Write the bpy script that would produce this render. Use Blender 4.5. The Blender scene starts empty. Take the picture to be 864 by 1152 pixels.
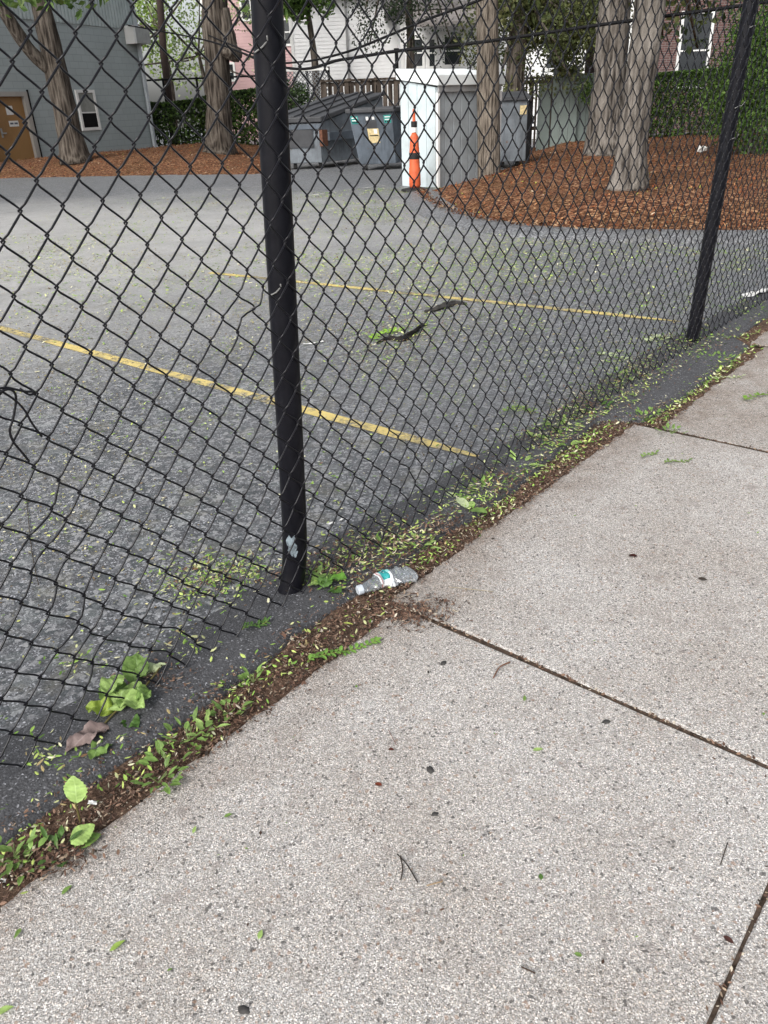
import bpy, math, random
import numpy as np
from mathutils import Vector, Matrix
R = math.radians
random.seed(7); rng = np.random.default_rng(11)
SC = bpy.context.scene; COL = SC.collection

# ------------------------------------------------------------------ camera model (surveyed from the photograph)
F, CX, CY, H = 870., 432., 576., 1.3
nd = np.array([500-CX, 2236-CY, F]); nd /= np.linalg.norm(nd)
UP = -nd; zc = np.array([0, 0, 1.]); FW = zc-UP*(zc@UP); FW /= np.linalg.norm(FW)
RT = np.cross(FW, UP); RT = RT if RT[0] > 0 else -RT
def ray(x, y):
    v = np.array([x-CX, y-CY, F]); return np.array([v@RT, v@FW, v@UP])
def G(x, y, z=0.):
    d = ray(x, y); t = (z-H)/d[2]; return np.array([d[0]*t, d[1]*t, z])
def atY(x, y, Y):
    d = ray(x, y); t = Y/d[1]; return np.array([d[0]*t, Y, H+d[2]*t])
def onwall(A, B, x, y):           # point of the vertical plane through ground points A, B -> (distance along AB, height)
    A = np.array(A[:2]); B = np.array(B[:2]); u = (B-A)/np.linalg.norm(B-A); n = np.array([u[1], -u[0]])
    d = ray(x, y); t = (A@n)/(d[:2]@n); p = d*t
    return float((p[:2]-A)@u), float(H+p[2])
cam = bpy.data.cameras.new("camera"); co = bpy.data.objects.new("camera", cam); COL.objects.link(co)
cam.sensor_fit = 'VERTICAL'; cam.sensor_height = 36; cam.lens = F/1152*36; cam.clip_start = .02; cam.clip_end = 2000
co.matrix_world = Matrix(((RT[0], -RT[1], -RT[2], 0), (FW[0], -FW[1], -FW[2], 0), (UP[0], -UP[1], -UP[2], H), (0, 0, 0, 1)))
SC.camera = co

# fence frame: s along the fence, n towards the sidewalk
P0 = G(326, 668)[:2]; P1 = G(778, 386)[:2]; U = (P1-P0)/np.linalg.norm(P1-P0); N = np.array([U[1], -U[0]])
LP = float(np.linalg.norm(P1-P0))
def FP(s, n, z=0.): p = P0+U*s+N*n; return np.array([p[0], p[1], z])
def SN(p): q = np.array(p[:2])-P0; return float(q@U), float(q@N)

# ------------------------------------------------------------------ helpers
def S(r, g, b, k=1.):
    f = lambda c: (c/255/12.92 if c/255 <= .04045 else ((c/255+.055)/1.055)**2.4)
    return (f(r)*k, f(g)*k, f(b)*k)
def tag(o, label, cat, group=None, kind=None):
    if label: o['label'] = label
    if cat: o['category'] = cat
    if group: o['group'] = group
    if kind: o['kind'] = kind
    return o
def thing(name, loc, label, cat, group=None):
    o = bpy.data.objects.new(name, None); COL.objects.link(o); o.location = [float(c) for c in loc]; o.empty_display_size = .1
    return tag(o, label, cat, group)
def origin(o):
    v = Vector((0, 0, 0))
    while o: v += o.location; o = o.parent
    return v
def link(name, V, Fc, mat, parent=None, cols=None, smooth=False, loc=None):
    me = bpy.data.meshes.new(name); V = np.asarray(V, float).reshape(-1, 3)
    off = np.zeros(3)
    if parent: off = np.array(origin(parent))
    elif loc is not None: off = np.array(loc, float)
    me.from_pydata((V-off).tolist(), [], [tuple(int(i) for i in f) for f in Fc] if not isinstance(Fc, np.ndarray) else Fc.tolist())
    if cols is not None:
        a = me.attributes.new('Col', 'FLOAT_COLOR', 'FACE'); c = np.ones((len(me.polygons), 4), np.float32); c[:, :3] = np.asarray(cols)[:, :3]
        a.data.foreach_set('color', c.ravel())
    if smooth: me.polygons.foreach_set('use_smooth', np.ones(len(me.polygons), bool))
    me.materials.append(mat); o = bpy.data.objects.new(name, me); COL.objects.link(o)
    if parent: o.parent = parent
    elif loc is not None: o.location = [float(c) for c in loc]
    return o
class MB:
    def __init__(s): s.v = []; s.f = []; s.c = []
    def add(s, vs, fs, col=(1, 1, 1)):
        b = len(s.v); s.v += [tuple(float(x) for x in v) for v in vs]; s.f += [tuple(i+b for i in f) for f in fs]; s.c += [col]*len(fs); return s
    def hexa(s, p, col=(1, 1, 1)):            # 8 points: bottom 0-3, top 4-7
        return s.add(p, [(3, 2, 1, 0), (4, 5, 6, 7), (0, 1, 5, 4), (1, 2, 6, 5), (2, 3, 7, 6), (3, 0, 4, 7)], col)
    def box(s, c, sz, yaw=0., col=(1, 1, 1), bev=0.):
        cx, cy, cz = c; x, y, z = sz[0]/2, sz[1]/2, sz[2]/2; ca, sa = math.cos(yaw), math.sin(yaw)
        T = lambda a, b, d: (cx+a*ca-b*sa, cy+a*sa+b*ca, cz+d)
        return s.hexa([T(-x, -y, -z), T(x, -y, -z), T(x, y, -z), T(-x, y, -z), T(-x, -y, z), T(x, -y, z), T(x, y, z), T(-x, y, z)], col)
    def tube(s, pts, r, seg=8, cap=True, col=(1, 1, 1), jit=None):
        pts = [np.array(p, float) for p in pts]; m = len(pts); rs = r if hasattr(r, '__len__') else [r]*m
        t = pts[1]-pts[0]; t /= np.linalg.norm(t); a = np.array([0, 0, 1.]) if abs(t[2]) < .9 else np.array([1., 0, 0])
        x = np.cross(t, a); x /= np.linalg.norm(x); vs = []
        for i, p in enumerate(pts):
            t = pts[min(i+1, m-1)]-pts[max(i-1, 0)]; t = t/(np.linalg.norm(t)+1e-12)
            x = x-t*(x@t); x /= np.linalg.norm(x)+1e-12; y = np.cross(t, x)
            for k in range(seg):
                an = 2*math.pi*k/seg; rr = rs[i]*(jit(i, k) if jit else 1)
                vs.append(p+(x*math.cos(an)+y*math.sin(an))*rr)
        fs = [(i*seg+k, i*seg+(k+1) % seg, (i+1)*seg+(k+1) % seg, (i+1)*seg+k) for i in range(m-1) for k in range(seg)]
        if cap: fs += [tuple(range(seg-1, -1, -1)), tuple((m-1)*seg+k for k in range(seg))]
        return s.add(vs, fs, col)
    def build(s, name, mat, parent=None, smooth=False, loc=None, bevel=0.):
        o = link(name, s.v, s.f, mat, parent, s.c, smooth, loc)
        if bevel:
            b = o.modifiers.new('bevel', 'BEVEL'); b.width = bevel; b.segments = 2; b.limit_method = 'ANGLE'
        return o
def fnoise(x, y, z=0., seed=0):   # cheap smooth value noise, vectorised
    x, y, z = np.broadcast_arrays(np.asarray(x, float), np.asarray(y, float), np.asarray(z, float))
    xi, yi, zi = np.floor(x), np.floor(y), np.floor(z); fx, fy, fz = x-xi, y-yi, z-zi
    sm = lambda t: t*t*(3-2*t); fx, fy, fz = sm(fx), sm(fy), sm(fz); out = 0
    for a in (0, 1):
        for b in (0, 1):
            for c in (0, 1):
                h = np.sin((xi+a)*127.1+(yi+b)*311.7+(zi+c)*74.7+seed*19.19)*43758.5453; h = h-np.floor(h)
                out = out+h*(fx if a else 1-fx)*(fy if b else 1-fy)*(fz if c else 1-fz)
    return out

# ------------------------------------------------------------------ materials
class NT:
    def __init__(s, name):
        s.m = bpy.data.materials.new(name); s.m.use_nodes = True; s.t = s.m.node_tree; s.b = s.t.nodes['Principled BSDF']; s.out = s.t.nodes['Material Output']
        s.co = s.n('ShaderNodeTexCoord').outputs['Object']
    def n(s, ty, **kw):
        q = s.t.nodes.new(ty)
        for k, v in kw.items(): setattr(q, k, v)
        return q
    def l(s, a, b): s.t.links.new(a, b)
    def noise(s, scale, detail=3, rough=.5, co=None, out='Fac', dist=0.):
        q = s.n('ShaderNodeTexNoise'); q.inputs['Scale'].default_value = scale; q.inputs['Detail'].default_value = detail
        q.inputs['Roughness'].default_value = rough; q.inputs['Distortion'].default_value = dist; s.l(co or s.co, q.inputs['Vector']); return q.outputs[out]
    def voro(s, scale, out='Color', co=None, feature='F1', rnd=1.):
        q = s.n('ShaderNodeTexVoronoi', feature=feature); q.inputs['Scale'].default_value = scale; q.inputs['Randomness'].default_value = rnd; s.l(co or s.co, q.inputs['Vector']); return q.outputs[out]
    def ramp(s, fac, stops, interp='LINEAR'):
        q = s.n('ShaderNodeValToRGB'); e = q.color_ramp.elements; q.color_ramp.interpolation = interp
        while len(e) < len(stops): e.new(.5)
        for i, (p, c) in enumerate(stops):
            e[i].position = p; e[i].color = tuple(c)+(1,) if hasattr(c, '__len__') else (c, c, c, 1)
        s.l(fac, q.inputs[0]); return q.outputs[0]
    def mix(s, fac, a, b, mode='MIX'):
        q = s.n('ShaderNodeMix', data_type='RGBA', blend_type=mode)
        for inp, v in ((q.inputs[0], fac), (q.inputs[6], a), (q.inputs[7], b)):
            if hasattr(v, 'links') or hasattr(v, 'is_linked'): s.l(v, inp)
            elif hasattr(v, '__len__'): inp.default_value = tuple(v)+(1,)
            else: inp.default_value = v if inp.type == 'VALUE' else (v, v, v, 1)
        return q.outputs[2]
    def scale(s, x, y, z):
        q = s.n('ShaderNodeMapping'); q.inputs['Scale'].default_value = (x, y, z); s.l(s.co, q.inputs['Vector']); return q.outputs[0]
    def attr(s): q = s.n('ShaderNodeAttribute', attribute_name='Col'); return q.outputs['Color']
    def sep(s, c, i=0): q = s.n('ShaderNodeSeparateColor'); s.l(c, q.inputs[0]); return q.outputs[i]
    def bump(s, h, strength=.3, dist=.01):
        q = s.n('ShaderNodeBump'); q.inputs['Strength'].default_value = strength; q.inputs['Distance'].default_value = dist; s.l(h, q.inputs['Height']); s.l(q.outputs[0], s.b.inputs['Normal'])
    def fin(s, col=None, rough=.7, spec=.4, metal=0.):
        if col is not None:
            if hasattr(col, 'is_linked'): s.l(col, s.b.inputs['Base Color'])
            else: s.b.inputs['Base Color'].default_value = tuple(col)+(1,)
        s.b.inputs['Roughness'].default_value = rough; s.b.inputs['Specular IOR Level'].default_value = spec; s.b.inputs['Metallic'].default_value = metal
        return s.m
def painted(name, col, rough=.5, var=.25, scale=4., spec=.4, dirt=None, bump=.0):
    t = NT(name); n = t.noise(scale, 5, .6); dk = dirt or tuple(c*(1-var) for c in col); lt = tuple(min(1, c*(1+var*.5)) for c in col)
    c = t.ramp(n, [(.3, dk), (.55, col), (.8, lt)])
    if bump: t.bump(t.noise(scale*8, 3), bump, .01)
    return t.fin(c, rough, spec)
M = {}
def asphalt(name, k=1., fine=1., pale=False):
    t = NT(name)
    v = t.sep(t.voro(210)); c = t.ramp(v, [(0, .035*k), (.35, .07*k), (.62, .11*k), (.84, .18*k), (.94, .38*k), (1, .58*k)])
    v2 = t.sep(t.voro(62)); c = t.mix(t.ramp(v2, [(.74, 0.), (.88, .75)]), c, (.34*k, .335*k, .32*k)); c = t.mix(t.ramp(v2, [(.12, .7), (.25, 0.)]), c, (.035*k, .045*k, .045*k))
    v3 = t.sep(t.voro(21), 1); c = t.mix(t.ramp(v3, [(.84, 0.), (.93, .3)]), c, (.26*k, .275*k, .255*k)); c = t.mix(t.ramp(v3, [(.1, .35), (.2, 0.)]), c, (.05*k, .05*k, .05*k))
    big = t.noise(.42, 5, .6); c = t.mix(t.ramp(big, [(.36, 0.), (.72, .4)]), c, (.18*k, .176*k, .172*k)); c = t.mix(1., c, (.955, .98, 1.045), 'MULTIPLY')
    if pale:  # sky sheen on the far-left lot, painted into the colour around one spot
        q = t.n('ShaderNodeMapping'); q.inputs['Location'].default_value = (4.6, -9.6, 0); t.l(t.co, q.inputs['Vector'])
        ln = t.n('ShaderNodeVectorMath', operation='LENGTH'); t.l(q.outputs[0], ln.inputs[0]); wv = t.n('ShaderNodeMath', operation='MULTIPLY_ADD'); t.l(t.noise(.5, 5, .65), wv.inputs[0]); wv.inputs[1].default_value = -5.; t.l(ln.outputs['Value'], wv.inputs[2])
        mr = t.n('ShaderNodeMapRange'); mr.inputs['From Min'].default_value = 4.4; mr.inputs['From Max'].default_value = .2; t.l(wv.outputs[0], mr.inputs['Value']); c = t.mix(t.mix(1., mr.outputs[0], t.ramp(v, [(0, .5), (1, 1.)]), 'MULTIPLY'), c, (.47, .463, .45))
    st = t.noise(1.9, 6, .72, dist=.8); c = t.mix(t.ramp(st, [(.44, 0.), (.74, .28)]), c, (.06*k, .059*k, .059*k))
    pol = t.noise(5, 5, .7); c = t.mix(t.ramp(pol, [(.54, 0.), (.7, .35)]), c, (.17*k, .155*k, .10*k))
    cr = t.noise(3.1, 7, .75, dist=1.5); c = t.mix(t.ramp(cr, [(.496, 0.), (.5, .35), (.504, 0.)]), c, (.03*k, .03*k, .03*k))
    h = t.mix(.5, t.voro(150, 'Distance'), t.noise(60, 3)); t.bump(h, .7*fine, .006)
    return t.fin(c, .5, .5)
M['asphalt'] = asphalt('asphalt_worn_painted_sheen', 1.04, .6, True)  # worn lot surface, with the far-left sheen painted in
def edging():
    t = NT('asphalt_edging'); v = t.sep(t.voro(260)); c = t.ramp(v, [(0, .038), (.6, .066), (.92, .095), (.98, .22), (1, .38)])
    c = t.mix(t.ramp(t.noise(6, 5), [(.4, 0.), (.75, .5)]), c, (.085, .085, .085)); c = t.mix(1., c, (.98, .99, 1.06), 'MULTIPLY')
    t.bump(t.mix(.5, t.voro(190, 'Distance'), t.noise(40, 4)), .45, .006); return t.fin(c, .75, .4)
M['edging'] = edging()
def concrete():
    t = NT('exposed_aggregate_concrete')
    v = t.voro(440); a = t.sep(v, 0); b = t.sep(v, 1)
    c = t.ramp(a, [(0, .13), (.06, .19), (.24, .255), (.48, .325), (.7, .405), (.88, .54), (1, .76)])
    tint = t.ramp(b, [(0, (1.0, .91, .83)), (.25, (1, .97, .94)), (.6, (.985, .99, 1.0)), (1, (1.01, .99, .97))]); c = t.mix(1., c, tint, 'MULTIPLY')
    v2 = t.sep(t.voro(190), 0); c = t.mix(t.ramp(v2, [(.955, 0.), (.97, .8)], 'CONSTANT'), c, (.07, .068, .07))
    v3 = t.sep(t.voro(170), 1); c = t.mix(t.ramp(v3, [(.978, 0.), (.98, .6)], 'CONSTANT'), c, (.25, .16, .11))
    gr = t.noise(650, 2, .6); c = t.mix(.3, c, t.ramp(gr, [(.3, .12), (.7, .8)]), 'OVERLAY')
    big = t.noise(1.5, 5, .65); c = t.mix(t.ramp(big, [(.4, .0), (.68, .8)]), c, t.mix(1., c, (.76, .72, .68), 'MULTIPLY'))
    md = t.noise(7, 6, .7); c = t.mix(t.ramp(md, [(.51, 0.), (.72, .42)]), c, (.21, .188, .168))
    sp = t.noise(15, 2, .5); c = t.mix(t.ramp(sp, [(.66, 0.), (.71, .5)]), c, (.19, .17, .16))
    dn = t.n('ShaderNodeVectorMath', operation='DOT_PRODUCT'); dn.inputs[1].default_value = (N[0], N[1], 0); t.l(t.co, dn.inputs[0])
    ds = t.n('ShaderNodeVectorMath', operation='DOT_PRODUCT'); ds.inputs[1].default_value = (U[0], U[1], 0); t.l(t.co, ds.inputs[0])
    n0 = float(P0@N); s0 = float(P0@U)
    def rng_(val, a, b):
        q = t.n('ShaderNodeMapRange'); q.inputs['From Min'].default_value = a; q.inputs['From Max'].default_value = b; t.l(val, q.inputs['Value']); return q.outputs[0]
    edge = rng_(dn.outputs['Value'], n0+.50, n0+.26); far = t.mix(1., rng_(dn.outputs['Value'], n0+1.3, n0+.3), rng_(ds.outputs['Value'], s0+1.7, s0+2.1), 'MULTIPLY')
    dm = t.mix(1., t.mix(1., edge, far, 'LIGHTEN'), t.ramp(t.noise(9, 6, .75), [(.3, .1), (.65, .85)]), 'MULTIPLY')
    c = t.mix(dm, c, t.mix(1., c, (.52, .43, .36), 'MULTIPLY')); c = t.mix(1., c, (1.19, 1.165, 1.135), 'MULTIPLY')
    t.bump(t.mix(.4, t.voro(330, 'Distance'), gr), .6, .004); return t.fin(c, .85, .3)
M['concrete'] = concrete()
def soil():
    t = NT('soil'); n = t.noise(55, 6, .75); c = t.ramp(n, [(.3, (.035, .022, .016)), (.45, (.10, .062, .044)), (.58, (.18, .118, .085)), (.75, (.32, .235, .17))])
    c = t.mix(t.ramp(t.noise(4, 4), [(.4, 0.), (.7, .5)]), c, (.09, .075, .06)); t.bump(t.noise(90, 5, .7), .9, .01); return t.fin(c, .95, .1)
M['soil'] = soil()
def mulch():
    t = NT('bark_mulch'); co = t.scale(1, 1, 1); v = t.voro(32, co=co); a = t.sep(v, 0)
    c = t.ramp(a, [(0, (.03, .014, .009)), (.3, (.085, .037, .023)), (.6, (.185, .08, .042)), (.85, (.28, .15, .088)), (1, (.5, .3, .16))])
    c = t.mix(t.ramp(t.noise(1.2, 4), [(.4, 0.), (.7, .5)]), c, (.09, .05, .022)); t.bump(t.voro(32, 'Distance', co=co), 1., .03); return t.fin(c, .95, .1)
M['mulch'] = mulch()
def attrmat(name, rough=.6, spec=.3, trans=0., nz=0.):
    t = NT(name); c = t.attr()
    if nz: c = t.mix(1., c, t.ramp(t.noise(nz, 4), [(.3, .65), (.7, 1.25)]), 'MULTIPLY')
    t.fin(c, rough, spec)
    if trans:
        tr = t.n('ShaderNodeBsdfTranslucent'); t.l(c, tr.inputs[0]); mx = t.n('ShaderNodeMixShader'); mx.inputs[0].default_value = trans
        t.l(t.b.outputs[0], mx.inputs[1]); t.l(tr.outputs[0], mx.inputs[2]); t.l(mx.outputs[0], t.out.inputs[0])
    return t.m
M['leaf'] = attrmat('foliage', .55, .3, .35)
M['litter'] = attrmat('plant_litter', .7, .2)
M['chip'] = attrmat('bark_chips', .95, .1)
def leafbig():
    t = NT('broad_leaf'); c = t.attr(); c = t.mix(1., c, t.ramp(t.noise(45, 4, .6), [(.3, .72), (.65, 1.12)]), 'MULTIPLY'); t.bump(t.noise(70, 3), .35, .004); t.fin(c, .5, .35)
    tr = t.n('ShaderNodeBsdfTranslucent'); t.l(c, tr.inputs[0]); mx = t.n('ShaderNodeMixShader'); mx.inputs[0].default_value = .2
    t.l(t.b.outputs[0], mx.inputs[1]); t.l(tr.outputs[0], mx.inputs[2]); t.l(mx.outputs[0], t.out.inputs[0]); return t.m
M['bigleaf'] = leafbig()
def bark(name, dark, mid, light, sc=1.):
    t = NT(name); co = t.scale(17*sc, 17*sc, 1.9*sc); n = t.noise(1., 7, .72, co=co, dist=.5); v = t.voro(.9, 'Distance', co=co)
    h = t.mix(.42, n, v); c = t.ramp(h, [(.34, dark), (.47, mid), (.62, light)])
    c = t.mix(t.ramp(t.noise(2.6, 5), [(.42, 0.), (.7, .55)]), c, t.mix(1., c, (.5, .48, .45), 'MULTIPLY')); t.bump(h, 1., .09); return t.fin(c, .95, .1)
M['bark'] = bark('tree_bark', (.03, .025, .021), (.08, .067, .056), (.15, .13, .11))
M['barkg'] = bark('grey_tree_bark', (.042, .037, .033), (.15, .134, .118), (.26, .236, .21))
M['polewood'] = bark('weathered_pole_wood', (.06, .05, .04), (.17, .145, .12), (.26, .225, .185), 2.)
M['vinyl'] = NT('black_vinyl_wire').fin((.005, .005, .008), .28, .35)
def postmat():
    t = NT('black_post_coating'); n = t.noise(18, 6, .7); c = t.ramp(n, [(.35, (.004, .004, .007)), (.62, (.008, .008, .012)), (.8, (.03, .03, .034))])
    t.bump(t.noise(35, 4), .15, .004); return t.fin(c, .4, .2)
M['post'] = postmat()
M['tie'] = painted('aluminium_tie', (.3, .3, .29), .4, .3, 30)
M['patch'] = painted('worn_zinc', (.27, .33, .37), .6, .5, 45, dirt=(.09, .105, .12))
def linepaint(name, col, thr):
    t = NT(name); v = t.sep(t.voro(210)); base = t.ramp(v, [(0, .04), (.6, .10), (.95, .3), (1, .45)])
    n = t.noise(26, 6, .75); n2 = t.noise(2.2, 4, .6); f = t.mix(.55, n, n2)
    lay = t.mix(t.ramp(t.noise(9, 4), [(.35, 0.), (.7, .35)]), col, tuple(c*.55 for c in col))
    c = t.mix(t.ramp(f, [(thr-.06, 1.), (thr+.05, 0.)]), base, lay); t.bump(t.voro(150, 'Distance'), .5, .005); return t.fin(c, .75, .3)
M['yellow'] = linepaint('worn_yellow_paint', (.64, .51, .19), .53)
M['whiteline'] = linepaint('worn_white_paint', (.5, .5, .48), .52)
M['ground'] = painted('distant_ground', (.10, .10, .085), .9, .4, .5)

# ------------------------------------------------------------------ sky and light
W = bpy.data.worlds.new("World"); SC.world = W; W.use_nodes = True; wt = W.node_tree
SUN_EL, SUN_AZ = 40., -148.       # azimuth measured from +Y towards +X: the brighter part of the cloudy sky is to the left
sky = wt.nodes.new('ShaderNodeTexSky'); sky.sky_type = 'NISHITA'; sky.sun_disc = False; sky.sun_elevation = R(SUN_EL); sky.sun_rotation = R(SUN_AZ)
sky.dust_density = 4.; sky.ozone_density = .6
hs = wt.nodes.new('ShaderNodeHueSaturation'); hs.inputs['Saturation'].default_value = .3; wt.links.new(sky.outputs[0], hs.inputs['Color'])
bg = wt.nodes['Background']; bg.inputs['Strength'].default_value = .15; wt.links.new(hs.outputs[0], bg.inputs[0])
sl = bpy.data.lights.new("sun", 'SUN'); sl.energy = 1.5; sl.angle = R(24); sl.color = (1, .97, .93)
so = bpy.data.objects.new("sun", sl); COL.objects.link(so)
dv = Vector((math.sin(R(SUN_AZ))*math.cos(R(SUN_EL)), math.cos(R(SUN_AZ))*math.cos(R(SUN_EL)), math.sin(R(SUN_EL))))
so.rotation_euler = dv.to_track_quat('Z', 'Y').to_euler(); so.location = (-6, -8, 12)
SC.view_settings.view_transform = 'Standard'; SC.view_settings.look = 'None'; SC.view_settings.exposure = .58; SC.view_settings.gamma = 1.
SC.cycles.use_denoising = True; SC.cycles.max_bounces = 8; SC.cycles.transparent_max_bounces = 12

# ------------------------------------------------------------------ ground, parking lot, soil, sidewalk
def grid(name, ss, ns, zf, mat, kind='structure', smooth=True):
    s, n = np.meshgrid(ss, ns, indexing='ij'); z = zf(s, n)
    V = np.stack([P0[0]+U[0]*s+N[0]*n, P0[1]+U[1]*s+N[1]*n, z], -1).reshape(-1, 3); b = len(ns)
    Fc = [(i*b+j+b, i*b+j+b+1, i*b+j+1, i*b+j) for i in range(len(ss)-1) for j in range(b-1)]
    o = link(name, V, Fc, mat, smooth=smooth); o['kind'] = kind; return o
o = link('ground', [(-600, -600, -.12), (600, -600, -.12), (600, 600, -.12), (-600, 600, -.12)], [(0, 1, 2, 3)], M['ground']); o['kind'] = 'structure'
def lot_z(s, n):
    return .012*np.clip(fnoise(s*1.6, n*1.6, 0, 3)-.5, -.5, .5)*np.clip((n+1.2)/.8, 0, 1)
EDGE = lambda s: .172+.03*(fnoise(s*2.1, 0, 0, 5)-.5)+.012*(fnoise(s*14, 0, 0, 6)-.5)+.035*np.clip(-s-.2, 0, 1)-.04*np.clip((s-1.0)/.8, 0, 1)+.17*np.clip((s-1.84)/.1, 0, 1)-.13*np.clip((s-3.4)/.12, 0, 1)
def strip_z(s, n): return .004+.018*np.exp(-((n-.06)/.09)**2)+.007*(fnoise(s*9, n*9, 0, 9)-.5)
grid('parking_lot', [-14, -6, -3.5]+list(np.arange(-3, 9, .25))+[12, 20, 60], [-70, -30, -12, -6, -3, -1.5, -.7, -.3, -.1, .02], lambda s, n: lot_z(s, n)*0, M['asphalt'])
# raised asphalt edging: wavers towards the soil, its outer lip rolls down
es = np.arange(-4, 9, .03); prof = [(-.12, -.006), (-.06, .006), (0, .013), (.35, .021), (.7, .02), (.9, .013), (.98, .0), (1., -.015), (1.02, -.06)]
V = []
for s in es:
    e = float(EDGE(s)); back = -.035+.07*(float(fnoise(s*1.7, 0, 0, 12))-.5)+.04*(float(fnoise(s*9, 0, 0, 13))-.5)
    for (a, z) in prof:
        n = back+(e-back)*a if a > 0 else back+a*.8
        V.append(FP(s, n, z+.006*(float(fnoise(s*11, n*11, 0, 4))-.5)*(1 if a > -.1 else 0)))
b = len(prof); Fc = [((i+1)*b+j, (i+1)*b+j+1, i*b+j+1, i*b+j) for i in range(len(es)-1) for j in range(b-1)]
o = link('asphalt_edging', V, Fc, M['edging'], smooth=True); o['kind'] = 'structure'
def soil_z(s, n): return -.013+.016*(fnoise(s*14, n*14, 0, 21)-.5)+.006*(fnoise(s*50, n*50, 0, 22)-.5)-.03*np.clip((n-.4)*8, 0, 1)*np.clip((1.3-n)*8, 0, 1)-.002*(n > 1.2)
grid('soil_strip', np.arange(-4, 9, .03), list(np.arange(.06, .56, .02))+[.8, 1.2, 1.3, 1.4, 1.44, 1.6, 2.6], soil_z, M['soil'])
# sidewalk slabs
mb = MB()
def slab(s0, s1, n0, n1, z, tl=0., skew=0.):
    g = .002; k = max(3, int((s1-s0)/.02)); sd = s0*3+n0
    def ring(d, zz, j):
        L = [(s0+d+(s1-s0-2*d+skew*0)*i/k, n0+d+j*(float(fnoise(i*.55, sd, 0, 5))-.5)+.4*j*(float(fnoise(i*1.9, sd, 0, 6))-.5), zz) for i in range(k+1)]
        return [FP(*q) for q in L]+[FP(s1-d+.3*j*(float(fnoise(i*.7, sd, 1, 7))-.5), n0+(n1-n0)*i/12, zz) for i in range(1, 12)]+[FP(s1-d, n1-d, zz), FP(s0+d, n1-d, zz)]+[FP(s0+d+.3*j*(float(fnoise(i*.7, sd, 2, 8))-.5), n0+(n1-n0)*(12-i)/12, zz) for i in range(1, 12)]
    J = .022 if n0 < 1 else .006; a, b_, c, d_ = ring(g, -.1, J), ring(g, z-.007, J), ring(g+.0012, z-.0025, J), ring(g+.0045, z, J); n_ = len(a)
    mb.add(a+b_+c+d_, [tuple(range(3*n_, 4*n_))]+[(i+n_*q, (i+1) % n_+n_*q, (i+1) % n_+n_*(q+1), i+n_*(q+1)) for q in (0, 1, 2) for i in range(n_)])
cuts = [(-3.6, -1.6, .335, 0, 0), (-1.6, .147, .315, 0, 0), (.157, 1.888, .262, .002, .01), (1.91, 3.447, .37, -.003, 0), (3.458, 5.2, .275, .002, 0), (5.2, 6.95, .27, 0, 0), (6.95, 9, .27, 0, 0)]
for s0, s1, n0, z, sk in cuts:
    slab(s0, s1, n0, 1.419, z, 0, sk); slab(s0, s1, 1.4215, 2.6, z*.5)
o = mb.build('sidewalk', M['concrete']); o['kind'] = 'structure'
jm = MB(); q4 = [(0, 1, 2, 3)]
for a_, b_ in ((.138, .166), (1.876, 1.922), (3.436, 3.468), (5.19, 5.21), (-1.61, -1.59)):
    k = 40
    for i in range(k):
        n0_, n1_ = .3+1.1*i/k, .3+1.1*(i+1)/k; jm.add([FP(a_, n0_, -.004), FP(b_, n0_, -.004), FP(b_, n1_, -.004), FP(a_, n1_, -.004)], [(3, 2, 1, 0)])
jm.add([FP(-3.5, 1.412, -.005), FP(8, 1.412, -.005), FP(8, 1.428, -.005), FP(-3.5, 1.428, -.005)], [(3, 2, 1, 0)])
o = jm.build('joint_dirt', painted('joint_dirt', (.075, .055, .042), .95, .7, 60, .1)); o['kind'] = 'structure'
NW = lambda s: next((c[2] for c in cuts if c[0] <= s < c[1]), .3)
# painted bay lines
def pline(pa, pb, w, mat, name):
    a, b_ = G(*pa), G(*pb); d = b_-a; L = np.linalg.norm(d); d /= L; p = np.array([-d[1], d[0], 0])*w/2; k = max(2, int(L/.12)); V = []
    for i in range(k+1):
        q = a+d*L*i/k+np.array([0, 0, .004])
        V += [q-p*(1+.16*(random.random()-.5))*min(1, (k-i+.4)/3), q+p*(1+.16*(random.random()-.5))*min(1, (k-i+.8)/4)]
    o = link(name, V, [(2*i, 2*i+2, 2*i+3, 2*i+1) for i in range(k)], mat); o['kind'] = 'structure'
pline((-160, 326), (548, 517), .072, M['yellow'], 'yellow_bay_line'); pline((236, 307), (768, 362.5), .072, M['yellow'], 'yellow_bay_line')
pline((345, 220.5), (445, 207), .09, M['whiteline'], 'white_bay_line'); pline((255, 214), (300, 209), .09, M['whiteline'], 'white_bay_line')

# ------------------------------------------------------------------ mulch beds
def inpoly(P, x, y):
    r = np.zeros(x.shape, bool); j = len(P)-1
    for i in range(len(P)):
        xi, yi = P[i][:2]; xj, yj = P[j][:2]
        r ^= ((yi > y) != (yj > y)) & (x < (xj-xi)*(y-yi)/((yj-yi) or 1e-9)+xi); j = i
    return r
def polydist(P, x, y):
    d = np.full(x.shape, 1e9)
    for i in range(len(P)):
        a = np.array(P[i][:2]); b = np.array(P[(i+1) % len(P)][:2]); e = b-a; t = np.clip(((x-a[0])*e[0]+(y-a[1])*e[1])/(e@e), 0, 1)
        d = np.minimum(d, np.hypot(x-a[0]-t*e[0], y-a[1]-t*e[1]))
    return d
def moundz(P, h, ramp, x, y, seed):
    ins = inpoly(P, x, y); d = polydist(P, x, y); k = np.clip(d/ramp, 0, 1)
    z = np.where(ins, .03+h*k*k*(3-2*k)+.05*(fnoise(x*2.5, y*2.5, 0, seed)-.5)*k, np.maximum(-.06, .03-d*.5)); return z, ins
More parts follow.
